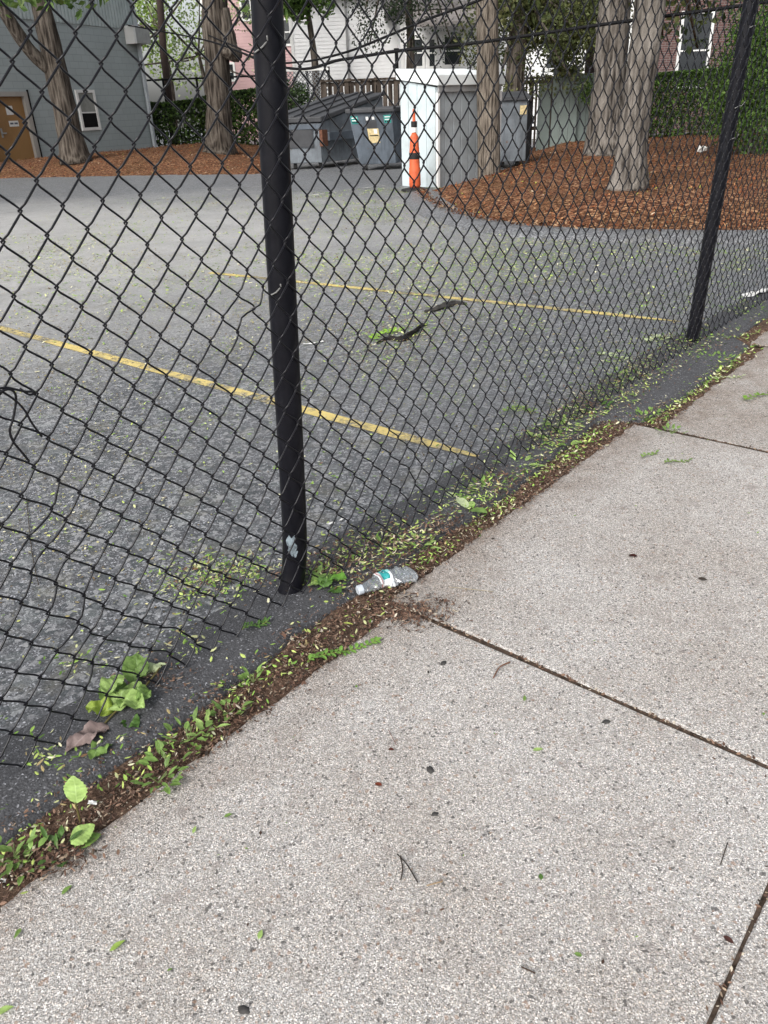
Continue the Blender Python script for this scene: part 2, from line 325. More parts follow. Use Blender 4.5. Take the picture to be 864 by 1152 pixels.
def mound(name, P, h, ramp, step, seed, chips):
    P = [np.array(p) for p in P]; x0, y0 = np.min([p[:2] for p in P], 0)-.3; x1, y1 = np.max([p[:2] for p in P], 0)+.3
    xs = np.arange(x0, x1, step); ys = np.arange(y0, y1, step); X, Y = np.meshgrid(xs, ys, indexing='ij'); Z, _ = moundz(P, h, ramp, X, Y, seed)
    m = len(ys); V = np.stack([X, Y, Z], -1).reshape(-1, 3); zz = Z.ravel()
    Fc = [f for i in range(len(xs)-1) for j in range(m-1) for f in [(i*m+j, (i+1)*m+j, (i+1)*m+j+1, i*m+j+1)] if max(zz[k] for k in f) > -.05]
    o = link(name, V, Fc, M['mulch'], smooth=True); o['kind'] = 'structure'
    x = rng.uniform(x0, x1, chips*4); y = y0+(y1-y0)*rng.random(chips*4)**1.6; z, ins = moundz(P, h, ramp, x, y, seed); k = np.where(ins)[0][:chips]
    pal = np.array([(.19, .066, .028), (.27, .105, .045), (.12, .04, .018), (.36, .19, .09), (.06, .026, .015), (.24, .085, .035), (.3, .3, .07), (.5, .4, .28)])
    c = pal[rng.choice(8, len(k), p=[.25, .17, .21, .09, .15, .07, .03, .03])]*np.array([1.02, .98, .98])
    flecks('bark_chips', np.stack([x[k], y[k], z[k]+.012], -1), rng.uniform(.02, .065, len(k)), rng.uniform(.25, .5, len(k)), c, M['chip'], .5)
    return P
def flecks(name, C, L, asp, cols, mat, tilt=.25, curl=.25):
    m = len(C); L = np.asarray(L)[:, None]; w = L*np.asarray(asp)[:, None]/2; a = rng.uniform(0, 2*np.pi, m)
    d = np.stack([np.cos(a), np.sin(a), rng.normal(0, tilt, m)], -1); d /= np.linalg.norm(d, axis=1)[:, None]
    nn = np.stack([rng.normal(0, tilt, m), rng.normal(0, tilt, m), np.ones(m)], -1); sd = np.cross(nn, d); sd /= np.linalg.norm(sd, axis=1)[:, None]
    up = np.array([0, 0, 1.]); cu = L*curl*rng.uniform(-.2, 1, m)[:, None]*.5
    base, tip = C-d*L*.5+up*cu*.3, C+d*L*.5+up*cu
    q = [base, C-d*L*.18+sd*w*.95+up*cu*.15, C+d*L*.2+sd*w*.8+up*cu*.25, tip, C+d*L*.2-sd*w*.8+up*cu*.25, C-d*L*.18-sd*w*.95+up*cu*.15]
    V = np.stack(q, 1); V[:, :, 2] += np.maximum(0, C[:, 2]+.001-V[:, :, 2].min(1))[:, None]
    i = np.arange(m)[:, None]*6; Fc = np.concatenate([i+np.array([[0, 5, 4, 3]]), i+np.array([[0, 3, 2, 1]])], 1).reshape(-1, 4)
    o = link(name, V.reshape(-1, 3), Fc, mat, cols=np.repeat(cols, 2, 0)); o['kind'] = 'stuff'; return o
isl = [G(476, 218), G(484, 228), G(505, 240), G(540, 250), G(600, 257), G(700, 261), G(864, 262), G(1000, 262), (18, 12, 0), (18, 27, 0), (7.5, 27, 0), (5, 26, 0), (3.3, 19, 0), (1.7, 15.2, 0)]
ISL = mound('mulch_bed', isl, .2, 1.1, .13, 31, 14000)
MZ = lambda x, y: float(moundz(ISL, .2, 1.1, np.array([x]), np.array([y]), 31)[0][0])
def GI(px, py):
    p = G(px, py)
    for _ in range(6): p = G(px, py, MZ(p[0], p[1]))
    return p
lbed = [G(-80, 205), G(0, 200.5), G(100, 198.5), G(200, 196.5), G(290, 196), G(318, 190), (-2.6, 27, 0), (-3.2, 36, 0), (-8.3, 36, 0), (-16, 20, 0)]
LB = mound('mulch_bed', lbed, .3, 3.5, .3, 33, 6000)
# asphalt curb round the island
path = [G(476, 219), G(477, 224), G(482, 231), G(502, 243.5), G(540, 255), G(600, 263.5), G(700, 268), G(864, 269), G(1060, 269)]
P = []
for i in range(len(path)-1):
    for k in range(8): P.append(path[i]*(1-k/8)+path[i+1]*k/8)
P = [sum(P[max(0, i-3):i+4])/len(P[max(0, i-3):i+4]) for i in range(len(P))]
V = []; pr = [(-.34, -.02), (-.28, .03), (-.2, .062), (0, .075), (.12, .07), (.3, .04)]
for i, p in enumerate(P):
    t = P[min(i+1, len(P)-1)]-P[max(0, i-1)]; t /= np.linalg.norm(t); q = np.array([-t[1], t[0], 0])
    V += [p+q*(a+.03*(random.random()-.5))+np.array([0, 0, z+.008*(random.random()-.5)]) for a, z in pr]
b = len(pr); o = link('asphalt_curb', V, [((i+1)*b+j, (i+1)*b+j+1, i*b+j+1, i*b+j) for i in range(len(P)-1) for j in range(b-1)], asphalt('curb_asphalt', .95), smooth=True); o['kind'] = 'structure'

sp = []
for i in range(1500):
    p = P[rng.integers(4, len(P)-1)]; sp.append((p[0]+rng.normal(0, .05), p[1]+abs(rng.normal(.28, .16))-.12, .085))
flecks('bark_chips', np.array(sp), rng.uniform(.02, .06, 1500), rng.uniform(.25, .5, 1500), np.array([(.16, .06, .03), (.1, .04, .02), (.06, .03, .018), (.3, .2, .12)])[rng.integers(0, 4, 1500)], M['chip'], .5)

# ------------------------------------------------------------------ chain link fence
fence = thing('chain_link_fence', FP(0, 0), 'black vinyl chain link fence running along the sidewalk, with two leaning round posts', 'fence')
PW, PH, ZTOP, RW = .0433, .094, 2.32, .0024
FULL = 2.38
def fence_offset(s, z):
    bul = .028*np.exp(-np.clip(z, 0, 9)/.09)*(.6+.8*(fnoise(s*3, 0, 0, 40)))          # loose bottom edge swings out
    wav = .02*(fnoise(s*1.1, z*1.3, 0, 41)-.5)*np.clip(1-np.exp(-(np.abs(s-.02)/.35)**2), 0, 1)
    return .046+bul+wav
def bend(s, z):
    ds = -.031*(1.391-z)+.012*(fnoise(s*7, z*7, 0, 43)-.5)*(.5+.7*np.clip(1.1-z, 0, 1)); dz = .012*(fnoise(s*7, z*7, 0, 44)-.5)*(.5+.8*np.clip(1.0-z, 0, 1))
    for (cs, cz, r, a, b_) in ((-.70, .86, .04, .02, .02), (-.71, .79, .04, -.02, -.015), (-.665, .60, .05, .022, -.012), (-.655, .45, .045, -.02, .02), (-.655, .31, .06, .026, -.01), (-.60, .2, .05, -.022, .014), (-.06, .895, .035, .03, -.012), (-.07, .86, .03, -.02, .015), (-.42, .10, .07, .02, .02), (.55, .2, .06, .015, .012), (-.08, .12, .05, .014, -.012), (.35, .08, .06, -.018, .02)):
        g = np.exp(-(((s-cs)/r)**2+((z-cz)/r)**2)); ds = ds+a*g; dz = dz+b_*g
    return ds, dz
S0, S1 = -3.3, 6.59
c0 = int(round((S0+.524)/PW)); c1 = int(round((S1+.524)/PW))
SEG = 5; K = .975; vs = []; fs = []; base = 0
ring = np.array([(math.cos(2*math.pi*k/SEG), math.sin(2*math.pi*k/SEG)) for k in range(SEG)])
for c in range(c0, c1):
    far = c*PW-.524 > 2.2; per = 8 if not far else 6
    ph0 = 0. if c % 2 == 0 else math.pi                     # parity: left turn of wire c sits on a knot of column c
    zlo = 1.391+PH/2-15*PH
    nper = (ZTOP-zlo)/PH; m = int(nper*per)
    z = zlo+(np.arange(m+1)/per)*PH
    phi = 2*np.pi*(z-1.391)/PH+ph0                         # at phi=0 the wire is at its left turn
    x = (c+.5)*PW-.524-(PW/2+.0035)*np.arcsin(K*np.cos(phi))/np.arcsin(K)
    dn = .0042*np.clip(1.7*np.sin(phi), -1, 1)              # rising to the right: front
    x = x+.0028*np.sin(2*phi)*(np.sin(phi) > 0)
    ds, dz = bend(x, z); off = fence_offset(x+ds, z)+dn
    s_ = x+ds; zz = z+dz
    C = np.stack([P0[0]+U[0]*s_+N[0]*off, P0[1]+U[1]*s_+N[1]*off, zz], -1)
    t = np.gradient(C, axis=0); t /= np.linalg.norm(t, axis=1)[:, None]
    nv = np.array([N[0], N[1], 0]); a = nv-t*(t@nv)[:, None]; a /= np.linalg.norm(a, axis=1)[:, None]; bb = np.cross(t, a)
    V = C[:, None, :]+RW*(a[:, None, :]*ring[None, :, :1]+bb[:, None, :]*ring[None, :, 1:]); vs.append(V.reshape(-1, 3))
    i = np.arange(m)[:, None, None]*SEG; k = np.arange(SEG)[None, :, None]; k2 = (k+1) % SEG
    fs.append((np.concatenate([i+k, i+k2, i+SEG+k2, i+SEG+k], -1).reshape(-1, 4))+base); base += len(V)*SEG
link('chain_link_mesh', np.concatenate(vs), np.concatenate(fs), M['vinyl'], fence, smooth=True)
# torn wire loops on the left of the panel, at about chest height
def fp3(px, py, off=.05):
    d = ray(px, py); q = P0+N*off; t = (q@N)/(d[:2]@N); return np.array([d[0]*t, d[1]*t, H+d[2]*t])
def smoothpath(pts, k=6):
    pts = [np.array(p, float) for p in pts]; out = []
    for i in range(len(pts)-1):
        p0, p1, p2, p3 = pts[max(i-1, 0)], pts[i], pts[i+1], pts[min(i+2, len(pts)-1)]
        for j in range(k):
            t = j/k; out.append(.5*((2*p1)+(p2-p0)*t+(2*p0-5*p1+4*p2-p3)*t*t+(3*p1-p0-3*p2+p3)*t**3))
    return out+[pts[-1]]
mbw = MB()
mbw.tube(smoothpath([fp3(-22, 452), fp3(-4, 443, .06), fp3(10, 438, .066), (fp3(18, 446, .06)), fp3(15, 470, .056), fp3(11, 484, .052), fp3(15, 497, .05), fp3(24, 508, .05), fp3(33, 519)]), .0024, 6)
mbw.tube(smoothpath([fp3(-3, 438, .055), fp3(8, 444, .06), fp3(19, 452, .062), fp3(28, 462, .06), fp3(36, 476, .056), fp3(47, 491, .05)]), .0024, 6)
mbw.tube(smoothpath([fp3(-12, 440), fp3(6, 436, .062), fp3(26, 440, .066), fp3(39, 441, .06), fp3(33, 444, .056), fp3(22, 437)]), .0024, 6)
mbw.build('loose_wire', M['vinyl'], fence, smooth=True)
POST_R = .0365
def post(s, lean, top, ties, patch=False):
    kick = .04 if patch else 0.; sx = lambda z: s+lean*z-kick*math.exp(-max(z, 0)/.07)
    pts = [FP(sx(z), 0, z) for z in list(np.linspace(-.1, .3, 12))+list(np.linspace(.42, top, 10))]; m = MB()
    m.tube(pts, [POST_R*(1.0 if i < 21 else .9) for i in range(22)], 28); p = m.build('fence_post', M['post'], fence, smooth=True)
    c = MB(); q = pts[-1]; c.tube([q, q+np.array([0, 0, .02]), q+np.array([0, 0, .045]), q+np.array([0, 0, .055])], [.041, .041, .028, .006], 20); c.build('post_cap', M['post'], p, smooth=True)
    for z in ties:
        t = MB(); ctr = FP(s+lean*z, 0, z); rr = POST_R+.004; L = []
        for a in np.linspace(170, 205, 9) if s < 1 else np.linspace(215, 285, 14):
            L.append(ctr+np.array([U[0], U[1], 0])*rr*math.cos(R(a))-np.array([N[0], N[1], 0])*rr*math.sin(R(a))+np.array([0, 0, .012*math.sin(a*.03)]))
        e = L[-1]; L += [e+np.array([U[0]*.012+N[0]*.006, U[1]*.012+N[1]*.006, .012]), e+np.array([U[0]*.004+N[0]*.014, U[1]*.004+N[1]*.014, .02])]
        t.tube(L, .0019, 6); t.build('tie_wire', M['tie'], p, smooth=True)
    if patch:
        t = MB(); vs_ = []; nz, na = 10, 10
        for i in range(nz):
            for j in range(na):
                z = .14+.062*i/(nz-1)+.02*(float(fnoise(j*.9, i*.2, 0, 71))-.5); a = R(128+40*(j/(na-1))+18*(float(fnoise(i*.8, 3, 0, 72))-.5)); ctr = FP(sx(z), 0, z)
                vs_.append(ctr+(np.array([U[0], U[1], 0])*math.cos(a)+np.array([N[0], N[1], 0])*math.sin(a))*(POST_R+.0012))
        t.add(vs_, [(i*na+j, (i+1)*na+j, (i+1)*na+j+1, i*na+j+1) for i in range(nz-1) for j in range(na-1)]); t.build('worn_patch', M['patch'], p, smooth=True)
    return p
post(.036, .058, FULL, [.895, 1.43, 1.95], True)
pr_ = post(3.294, .07, FULL, [1.075, 1.225, 1.58]); post(-3.3, .01, FULL, [.9]); post(6.6, .02, FULL, [.9])
m = MB(); m.tube([FP(S0-.1, .0, FULL+.0), FP(0, 0, FULL+.005), FP(3.2, 0, FULL), FP(S1+.1, 0, FULL+.0)], .021, 14); m.build('top_rail', M['post'], fence, smooth=True)

# ------------------------------------------------------------------ litter (nobody could count it)
GREEN = np.array([S(182, 200, 112), S(146, 178, 86), S(200, 204, 150), S(118, 154, 70), S(214, 212, 178), S(98, 132, 58), S(172, 155, 112), S(118, 90, 64)])
def gpal(m, p=(.2, .2, .16, .14, .12, .08, .06, .04)):
    p = np.array(p); c = GREEN[rng.choice(len(GREEN), m, p=p/p.sum())]; return c*rng.uniform(.65, 1.05, (m, 1))
C = []
def addpx(px, py, rpx, m, ry=None):
    for _ in range(m):
        p = G(px+rng.normal(0, rpx), py+rng.normal(0, ry or rpx*.5)); C.append(p)
xs = rng.uniform(-5, 9, 110000); ys = rng.uniform(.9, 15, 110000)
sn_ = (xs-P0[0])*N[0]+(ys-P0[1])*N[1]; den = fnoise(xs*.9, ys*.9, 0, 60)*fnoise(xs*3, ys*3, 0, 61)
keep = (sn_ < .02) & (rng.random(110000) < np.clip((den-.19)*3.4, .09, 1)*(.55+.6*(xs > -1)*np.clip(ys/4, .4, 1.3))) & (np.abs(xs) < ys*.62+.6) & ~inpoly(ISL, xs, ys)
C0 = np.stack([xs[keep], ys[keep], np.full(keep.sum(), .003)], -1)[:44000]
for a in [(690, 440, 34, 420), (730, 420, 24, 260), (650, 478, 22, 260), (780, 385, 24, 200), (705, 455, 24, 160), (620, 500, 20, 220), (540, 560, 24, 200), (230, 652, 34, 520), (285, 640, 20, 160), (400, 632, 30, 260), (455, 610, 26, 200), (360, 655, 16, 120), (520, 575, 26, 150), (590, 520, 22, 100), (580, 462, 9, 60), (430, 388, 34, 520), (520, 345, 60, 300), (470, 365, 30, 340), (560, 355, 40, 260), (690, 403, 14, 60), (740, 384, 9, 60), (770, 395, 14, 80), (840, 350, 12, 80), (640, 470, 20, 80), (700, 430, 14, 70), (655, 285, 90, 340, 9), (600, 300, 60, 160, 8), (120, 300, 60, 160), (150, 480, 50, 160), (90, 745, 20, 50), (200, 735, 24, 70), (60, 860, 24, 60), (250, 470, 30, 80), (745, 283, 30, 120, 4), (380, 265, 50, 120, 8), (560, 305, 50, 100, 8), (300, 335, 50, 120), (60, 590, 40, 90), (380, 540, 70, 120)]: addpx(*a)
C1 = np.array([p for p in C if SN(p)[1] < EDGE(SN(p)[0])]); C1[:, 2] = np.where(np.abs((C1[:, :2]-P0)@N-.06) < .13, .026, .006)+rng.uniform(0, .006, len(C1))
CC = np.concatenate([C0, C1]); dist = np.hypot(CC[:, 0], CC[:, 1])
flecks('leaf_litter', CC, rng.uniform(.008, .024, len(CC))*np.clip(dist/4, 1, 1.8), rng.uniform(.2, .42, len(CC)), gpal(len(CC)), M['litter'], .22)
nx, ny = rng.uniform(-4, 9, 120000), rng.uniform(1.6, 14, 120000); q_ = (nx-P0[0])*N[0]+(ny-P0[1])*N[1]; dn_ = fnoise(nx*.7, ny*.7, 0, 64)*fnoise(nx*2.3, ny*2.3, 0, 65)
kp = (q_ < -.05) & (rng.random(120000) < np.clip((dn_-.14)*2.6, .05, 1)) & (np.abs(nx) < ny*.62+.5) & ~inpoly(ISL, nx, ny); B = np.stack([nx[kp], ny[kp], np.full(kp.sum(), .003)], -1)[:26000]
tp = np.array([S(196, 190, 140), S(160, 150, 100), S(120, 100, 70), S(190, 195, 120), S(90, 80, 60), S(215, 210, 180)]); flecks('seed_litter', B, rng.uniform(.006, .016, len(B))*np.clip(np.hypot(B[:, 0], B[:, 1])/4, 1, 1.7), rng.uniform(.25, .6, len(B)), tp[rng.integers(0, 6, len(B))]*rng.uniform(.7, 1., (len(B), 1)), M['litter'], .2)
# shreds of brown debris along the soil strip and spilling over the slab edge
m = 50000; s = np.where(rng.random(m) < .7, rng.uniform(-1.5, 2.2, m), rng.uniform(-2.2, 6.5, m)); e = np.array([NW(q) for q in s]); ed = EDGE(s)
n = ed+(e-ed)*rng.normal(.62, .36, m)+.02*rng.normal(0, 1, m)
jn = fnoise(s*2.2, 0, 0, 77); keep = (rng.random(m) < np.clip(3*(fnoise(s*7, n*22, 0, 78)-.2), .45, 1)) & (n > ed-.04) & (n < e+.015+.10*jn*jn*rng.random(len(n))); s, n, e, ed = s[keep], n[keep], e[keep], ed[keep]
z = np.where(n > e, .004, np.where(n < ed, .016, -.004))+rng.uniform(0, .006, len(s))
B = np.stack([P0[0]+U[0]*s+N[0]*n, P0[1]+U[1]*s+N[1]*n, z], -1)
pal = np.array([(.13, .074, .052), (.075, .045, .033), (.215, .135, .095), (.032, .025, .02), (.31, .235, .17), (.45, .40, .32)]); 
flecks('brown_debris', B, .003+.012*rng.random(len(B))**2.2, rng.uniform(.12, .6, len(B)), pal[rng.choice(6, len(B), p=[.28, .26, .2, .12, .09, .05])]*rng.uniform(.7, 1.15, (len(B), 1)), M['litter'], .4, .4)
# extra heap of debris near the bottle and along the base of the mesh
H2 = []
for (px, py, rr, mm) in [(470, 690, 22, 700), (440, 690, 14, 300), (400, 640, 34, 800), (445, 615, 26, 500), (350, 650, 18, 200), (505, 600, 20, 400), (560, 545, 20, 300), (245, 655, 26, 200), (180, 770, 22, 160), (20, 985, 16, 200), (70, 965, 20, 260), (260, 800, 18, 200), (610, 500, 18, 260), (660, 460, 14, 200), (340, 725, 14, 150), (690, 445, 30, 420), (730, 420, 22, 240), (640, 470, 20, 240), (770, 395, 20, 160), (800, 390, 24, 160), (445, 378, 34, 700), (530, 348, 44, 600), (590, 345, 40, 300), (400, 395, 30, 260)]:
    for _ in range(mm):
        p = G(px+rng.normal(0, rr), py+rng.normal(0, rr*.42)); q = SN(p); p[2] = .024 if -.08 < q[1] < EDGE(q[0]) else .005
        p[2] += rng.uniform(0, .006); H2.append(p)
H2 = np.array(H2); flecks('brown_debris', H2, rng.uniform(.005, .02, len(H2)), rng.uniform(.12, .45, len(H2)), pal[rng.choice(6, len(H2), p=[.3, .26, .2, .12, .08, .04])], M['litter'], .4, .4)
# green leaflets caught on the strip
m = 2600; s = np.concatenate([rng.uniform(-1.4, 6.5, 800), rng.normal(.55, .3, 400), rng.normal(-.8, .16, 200), rng.normal(-.35, .12, 200), rng.normal(1.3, .3, 500), rng.normal(2.6, .7, 500)]); e = np.array([NW(q) for q in s]); ed = EDGE(s); n = ed+(e-ed)*rng.normal(.35, .35, m)
keep = (n < e+.04) & (n > -.15) & (rng.random(m) < np.clip(2.6*(fnoise(s*5, n*9, 0, 81)-.28), .08, 1)); s, n, e, ed = s[keep], n[keep], e[keep], ed[keep]
z = np.where(n > e, .006, np.where(n < ed, .026, .004))+rng.uniform(0, .008, len(s)); B = np.stack([P0[0]+U[0]*s+N[0]*n, P0[1]+U[1]*s+N[1]*n, z], -1)
flecks('leaf_litter', B, rng.uniform(.005, .019, len(B))*np.clip(.8+s*.25, 1, 1.7), rng.uniform(.2, .5, len(B)), gpal(len(B), (.22, .2, .14, .16, .12, .08, .05, .03)), M['litter'], .35)
# crumbs on the slabs and in the joints
J = [FP(random.uniform(-.002, .004)+q, rng.uniform(.3, 1.41), -.002) for q in (.151, 1.898, 3.452) for _ in range(260)]+[FP(rng.uniform(-1.6, 3), 1.42+rng.normal(0, .003), -.003) for _ in range(500)]
J = np.array(J); J[:, :2] += rng.normal(0, .003, (len(J), 2)); J[:, 2] += rng.uniform(0, .004, len(J)); flecks('brown_debris', J, rng.uniform(.004, .014, len(J)), rng.uniform(.25, .6, len(J)), pal[rng.choice(6, len(J), p=[.22, .2, .25, .08, .15, .1])], M['litter'], .4)
m = 420; s = rng.uniform(-1.6, 3.4, m); n = .3+1.5*rng.random(m)**1.5; keep = n > np.array([NW(q) for q in s])+.01; s, n = s[keep], n[keep]
B = np.stack([P0[0]+U[0]*s+N[0]*n, P0[1]+U[1]*s+N[1]*n, np.full(len(s), .004)], -1)
cr = np.concatenate([pal[:4], GREEN[[1, 3, 5]]]); flecks('sidewalk_crumbs', B, rng.uniform(.004, .012, len(B)), rng.uniform(.2, .6, len(B)), cr[rng.choice(7, len(B), p=[.25, .2, .15, .15, .1, .1, .05])]*.8, M['litter'], .2)

# ------------------------------------------------------------------ leaves, sprigs, seedlings
def leafmesh(mb, base, dirv, L, Wd, col, up=(0, 0, 1), droop=.2, fold=.15, tooth=.04, nseg=9, ripple=.05):
    d = np.array(dirv, float); d /= np.linalg.norm(d); upv = np.array(up, float); sd = np.cross(upv, d); sd /= np.linalg.norm(sd); up2 = np.cross(d, sd); base = np.array(base, float)
    vs = []; ph = random.random()*6; big = nseg >= 9; nseg = 16 if big else nseg
    ks = (-1, -.72, -.42, -.045, .045, .42, .72, 1) if big else (-1, -.5, 0, .5, 1); nk = len(ks)
    for i in range(nseg+1):
        t = i/nseg; w = Wd/2*(math.sin(math.pi*min(1, t**.72*.98+.02))**.8)*(1 if i % 2 else 1-tooth*2) if 0 < i < nseg else 0.
        w *= 1+.07*math.sin(7*t+ph); c = base+d*L*t+up2*(L*(.25*t-droop*t*t*1.4)*.6)+sd*L*.05*math.sin(2.4*t+ph)
        for k in ks:
            vein = .035*w*math.cos(math.pi*i)*(abs(k) > .1) if big else 0.
            vs.append(c+d*abs(k)*w*.22*(0 < i < nseg)+sd*w*k+up2*(fold*abs(k)*w+ripple*w*math.sin(11*t+k*2.4+ph)+.4*ripple*w*math.sin(23*t-k*5+ph*2)+vein))
    f = [(i*nk+k, i*nk+k+1, (i+1)*nk+k+1, (i+1)*nk+k) for i in range(nseg) for k in range(nk-1)]; mb.add(vs, f, col); m0 = len(mb.c)-len(f)
    for i in range(nseg):
        for k in range(nk-1):
            v = 1+.07*math.sin(i*2.1+k)+(.09 if big and i % 2 else 0.)
            cc = tuple(c*v for c in col)
            if big and k == nk//2-1: cc = tuple(min(1, c*1.12+.05) for c in col)
            mb.c[m0+i*(nk-1)+k] = cc
    return mb
LG, MG, DG, PU, PG = S(164, 194, 112, .85), S(126, 158, 82, .8), S(90, 126, 60, .75), S(165, 145, 140, .7), S(198, 212, 165, .85)
def stem_obj(pts, r, parent, col=S(140, 130, 80, .6)):
    m = MB(); m.tube(smoothpath(pts, 4), r, 6, col=col); return m.build('stem', M['bigleaf'], parent, smooth=True)
def leaf_obj(parent, *a, **k): m = MB(); leafmesh(m, *a, **k); return m.build('leaf', M['bigleaf'], parent, smooth=True)
def gd(pa, pb): a, b = G(*pa), G(*pb); return b-a
# broken leafy twig under the fence, left
c = G(135, 803); tw = thing('leafy_twig', c, 'broken twig with crumpled broad green leaves and one purplish withered leaf under the fence', 'twig')
Z = np.array([0, 0, .02])
stem_obj([G(112, 830)+Z, G(135, 808)+Z*1.4, G(160, 790)+Z*1.6, G(185, 762)+Z*2], .0026, tw)
for (a, b, L, wd, col, zz, kw) in [((150, 780), (160, 752), .075, .06, MG, .03, dict(fold=.35, droop=-.1)), ((128, 812), (150, 790), .09, .07, LG, .035, dict(fold=-.3, droop=.3)), ((140, 800), (165, 812), .07, .055, LG, .04, dict(fold=.4, droop=.25)), ((135, 795), (118, 772), .07, .06, MG, .02, dict(fold=-.2)), ((130, 808), (100, 806), .06, .05, S(175, 200, 85, .75), .02, dict(fold=.5)), ((122, 822), (92, 846), .095, .055, PU, .02, dict(fold=.3, droop=.3, tooth=.07)), ((120, 838), (108, 860), .06, .045, MG, .012, dict(fold=.2)), ((140, 815), (160, 828), .05, .04, DG, .012, dict(fold=.3)), ((152, 792), (172, 800), .055, .045, MG, .05, dict(fold=-.35, droop=.4)), ((146, 770), (158, 756), .06, .05, DG, .015, dict(fold=.3)), ((125, 800), (140, 782), .06, .05, LG, .05, dict(fold=.45, droop=.35)), ((160, 770), (178, 764), .06, .035, PG, .02, dict(fold=.4))]:
    p = G(*a); p[2] = zz; leaf_obj(tw, p, gd(a, b)+np.array([0, 0, .012]), L*1.2, wd*1.15, col, ripple=.3, **kw)
# two leaved seedling bottom left
c = G(90, 925); sd_ = thing('seedling', c, 'seedling with one upright and one flat round pale leaf at lower left', 'plant')
stem_obj([c+np.array([0, 0, -.01]), c+np.array([.0, .004, .025]), c+np.array([-.002, .008, .048])], .0022, sd_)
vd = np.array([0, -.25, 1.]); leaf_obj(sd_, c+np.array([-.002, .008, .046]), np.array([0, .5, .85]), .06, .05, LG, up=(0, -1, .35), droop=.0, fold=.1, tooth=.05)
leaf_obj(sd_, G(82, 957)+np.array([0, 0, .018]), gd((82, 957), (112, 936))*np.array([1, 1, 0])+np.array([0, 0, .004]), .055, .05, LG, droop=.1, fold=.05, tooth=.03)
leaf_obj(sd_, G(84, 955)+np.array([0, 0, .008]), gd((82, 958), (112, 945)), .055, .035, MG)
# plant next to the left post
c = G(368, 664); pl = thing('weed', c, 'leafy green weed growing at the foot of the left fence post', 'plant')
for (a, b, L, wd, col, zz) in [((352, 668), (385, 652), .075, .05, MG, .03), ((365, 672), (378, 650), .06, .05, DG, .035), ((372, 662), (392, 668), .06, .05, S(120, 175, 70, .7), .04), ((360, 660), (345, 652), .055, .025, MG, .03), ((362, 665), (343, 672), .05, .018, LG, .03), ((372, 670), (385, 678), .05, .045, DG, .022), ((358, 655), (368, 640), .05, .016, LG, .03)]:
    p = G(*a); p[2] = zz; leaf_obj(pl, p, gd(a, b)+np.array([0, 0, .012]), L, wd, col, fold=.2, ripple=.15)
stem_obj([c, c+np.array([.003, .003, .05])], .003, pl, MG)
# seedlings further along the fence
for (px, py, lab, sz) in [(528, 580, 'seedling with one pale and one dark oval leaf in the soil strip beyond the bottle', 1.), (515, 566, 'pale green oval leaf pair standing at the fence bottom right of the bottle', .7), (603, 497, 'round leaved green seedling beside the near corner of the raised slab', .75), (625, 503, 'flat pale leaved seedling next to white litter by the fence foot', .6)]:
    c = G(px, py); t = thing('seedling', c, lab, 'plant', 'seedlings along the soil strip')
    stem_obj([c+np.array([0, 0, -.01]), c+np.array([0, 0, .03*sz])], .002, t, MG)
    for k, (an, L, wd, col) in enumerate([(2.4, .075, .042, PG if 'pale' in lab else LG), (-.5, .07, .045, MG), (1.0, .045, .025, LG)]):
        an += random.uniform(-.4, .4); leaf_obj(t, c+np.array([math.cos(an)*.008, math.sin(an)*.008, .028*sz]), (math.cos(an), math.sin(an), .12), L*sz, wd*sz, col, fold=.15)
def frond(px0, px1, mid, lab, nl=12, L=.022, wd=.012, col=MG, zz=.008, name='leaf_sprig', cat='sprig', group=None):
    a, b, c = G(*px0), G(*px1), G(*mid); pth = smoothpath([a, c, b], 8); t = thing(name, a, lab, cat, group)
    pth = [p+np.array([0, 0, zz+.006*math.sin(i*.4)]) for i, p in enumerate(pth)]
    stem_obj(pth[::3]+[pth[-1]], .0011, t, S(150, 160, 80, .7)); m = MB()
    for i in range(nl):
        k = 1+int((len(pth)-2)*i/nl); d = pth[min(k+1, len(pth)-1)]-pth[k-1]; d /= np.linalg.norm(d); sdv = np.cross((0, 0, 1), d); v = random.uniform(.8, 1.2)
        for sg in (-1, 1): leafmesh(m, pth[k], sdv*sg+d*.55+np.array([0, 0, random.uniform(-.1, .5)]), L*random.uniform(.8, 1.1), wd, tuple(x*v for x in col), nseg=4, tooth=0, fold=.25)
    if nl: leafmesh(m, pth[-2], pth[-1]-pth[-3], L, wd, col, nseg=4, tooth=0)
    m.build('leaflets', M['bigleaf'], t); return t
frond((346, 746), (426, 722), (383, 736), 'long curled locust leaf with two rows of leaflets lying on the slab below the bottle', 17, .021, .011, S(130, 175, 80, .75))
frond((722, 517), (738, 511), (730, 513), 'short leaf sprig on the raised slab, left one of a close pair', 4, .02, .011, MG)
frond((747, 523), (776, 519), (760, 521), 'longer leaf sprig on the raised slab, right one of a close pair', 6, .018, .01, MG)
frond((836, 452), (880, 441), (856, 446), 'bushy green sprig at the far right on the slab behind the joint', 9, .03, .014, S(125, 165, 65, .75))
frond((274, 718), (302, 708), (288, 713), 'fern like green sprig left of the post foot beside a curled brown leaf', 8, .022, .009, DG, .03)
frond((566, 465), (603, 466), (585, 460), 'fresh green sprig lying on the asphalt just inside the fence', 7, .025, .013, S(140, 180, 75, .75))
frond((672, 401), (708, 406), (690, 402), 'pale leaf sprig on the asphalt inside the fence near the right post', 6, .03, .02, PG)
frond((727, 386), (752, 382), (740, 380), 'pale green sprig on the asphalt left of the right post', 9, .035, .022, PG)
frond((800, 428), (836, 424), (818, 426), 'thin light sprig crossing the dirty corner of the far slab', 7, .022, .01, PG)
frond((418, 384), (450, 372), (432, 376), 'bright green leafy piece by the dark branch on the asphalt', 7, .05, .03, S(150, 195, 70, .75))
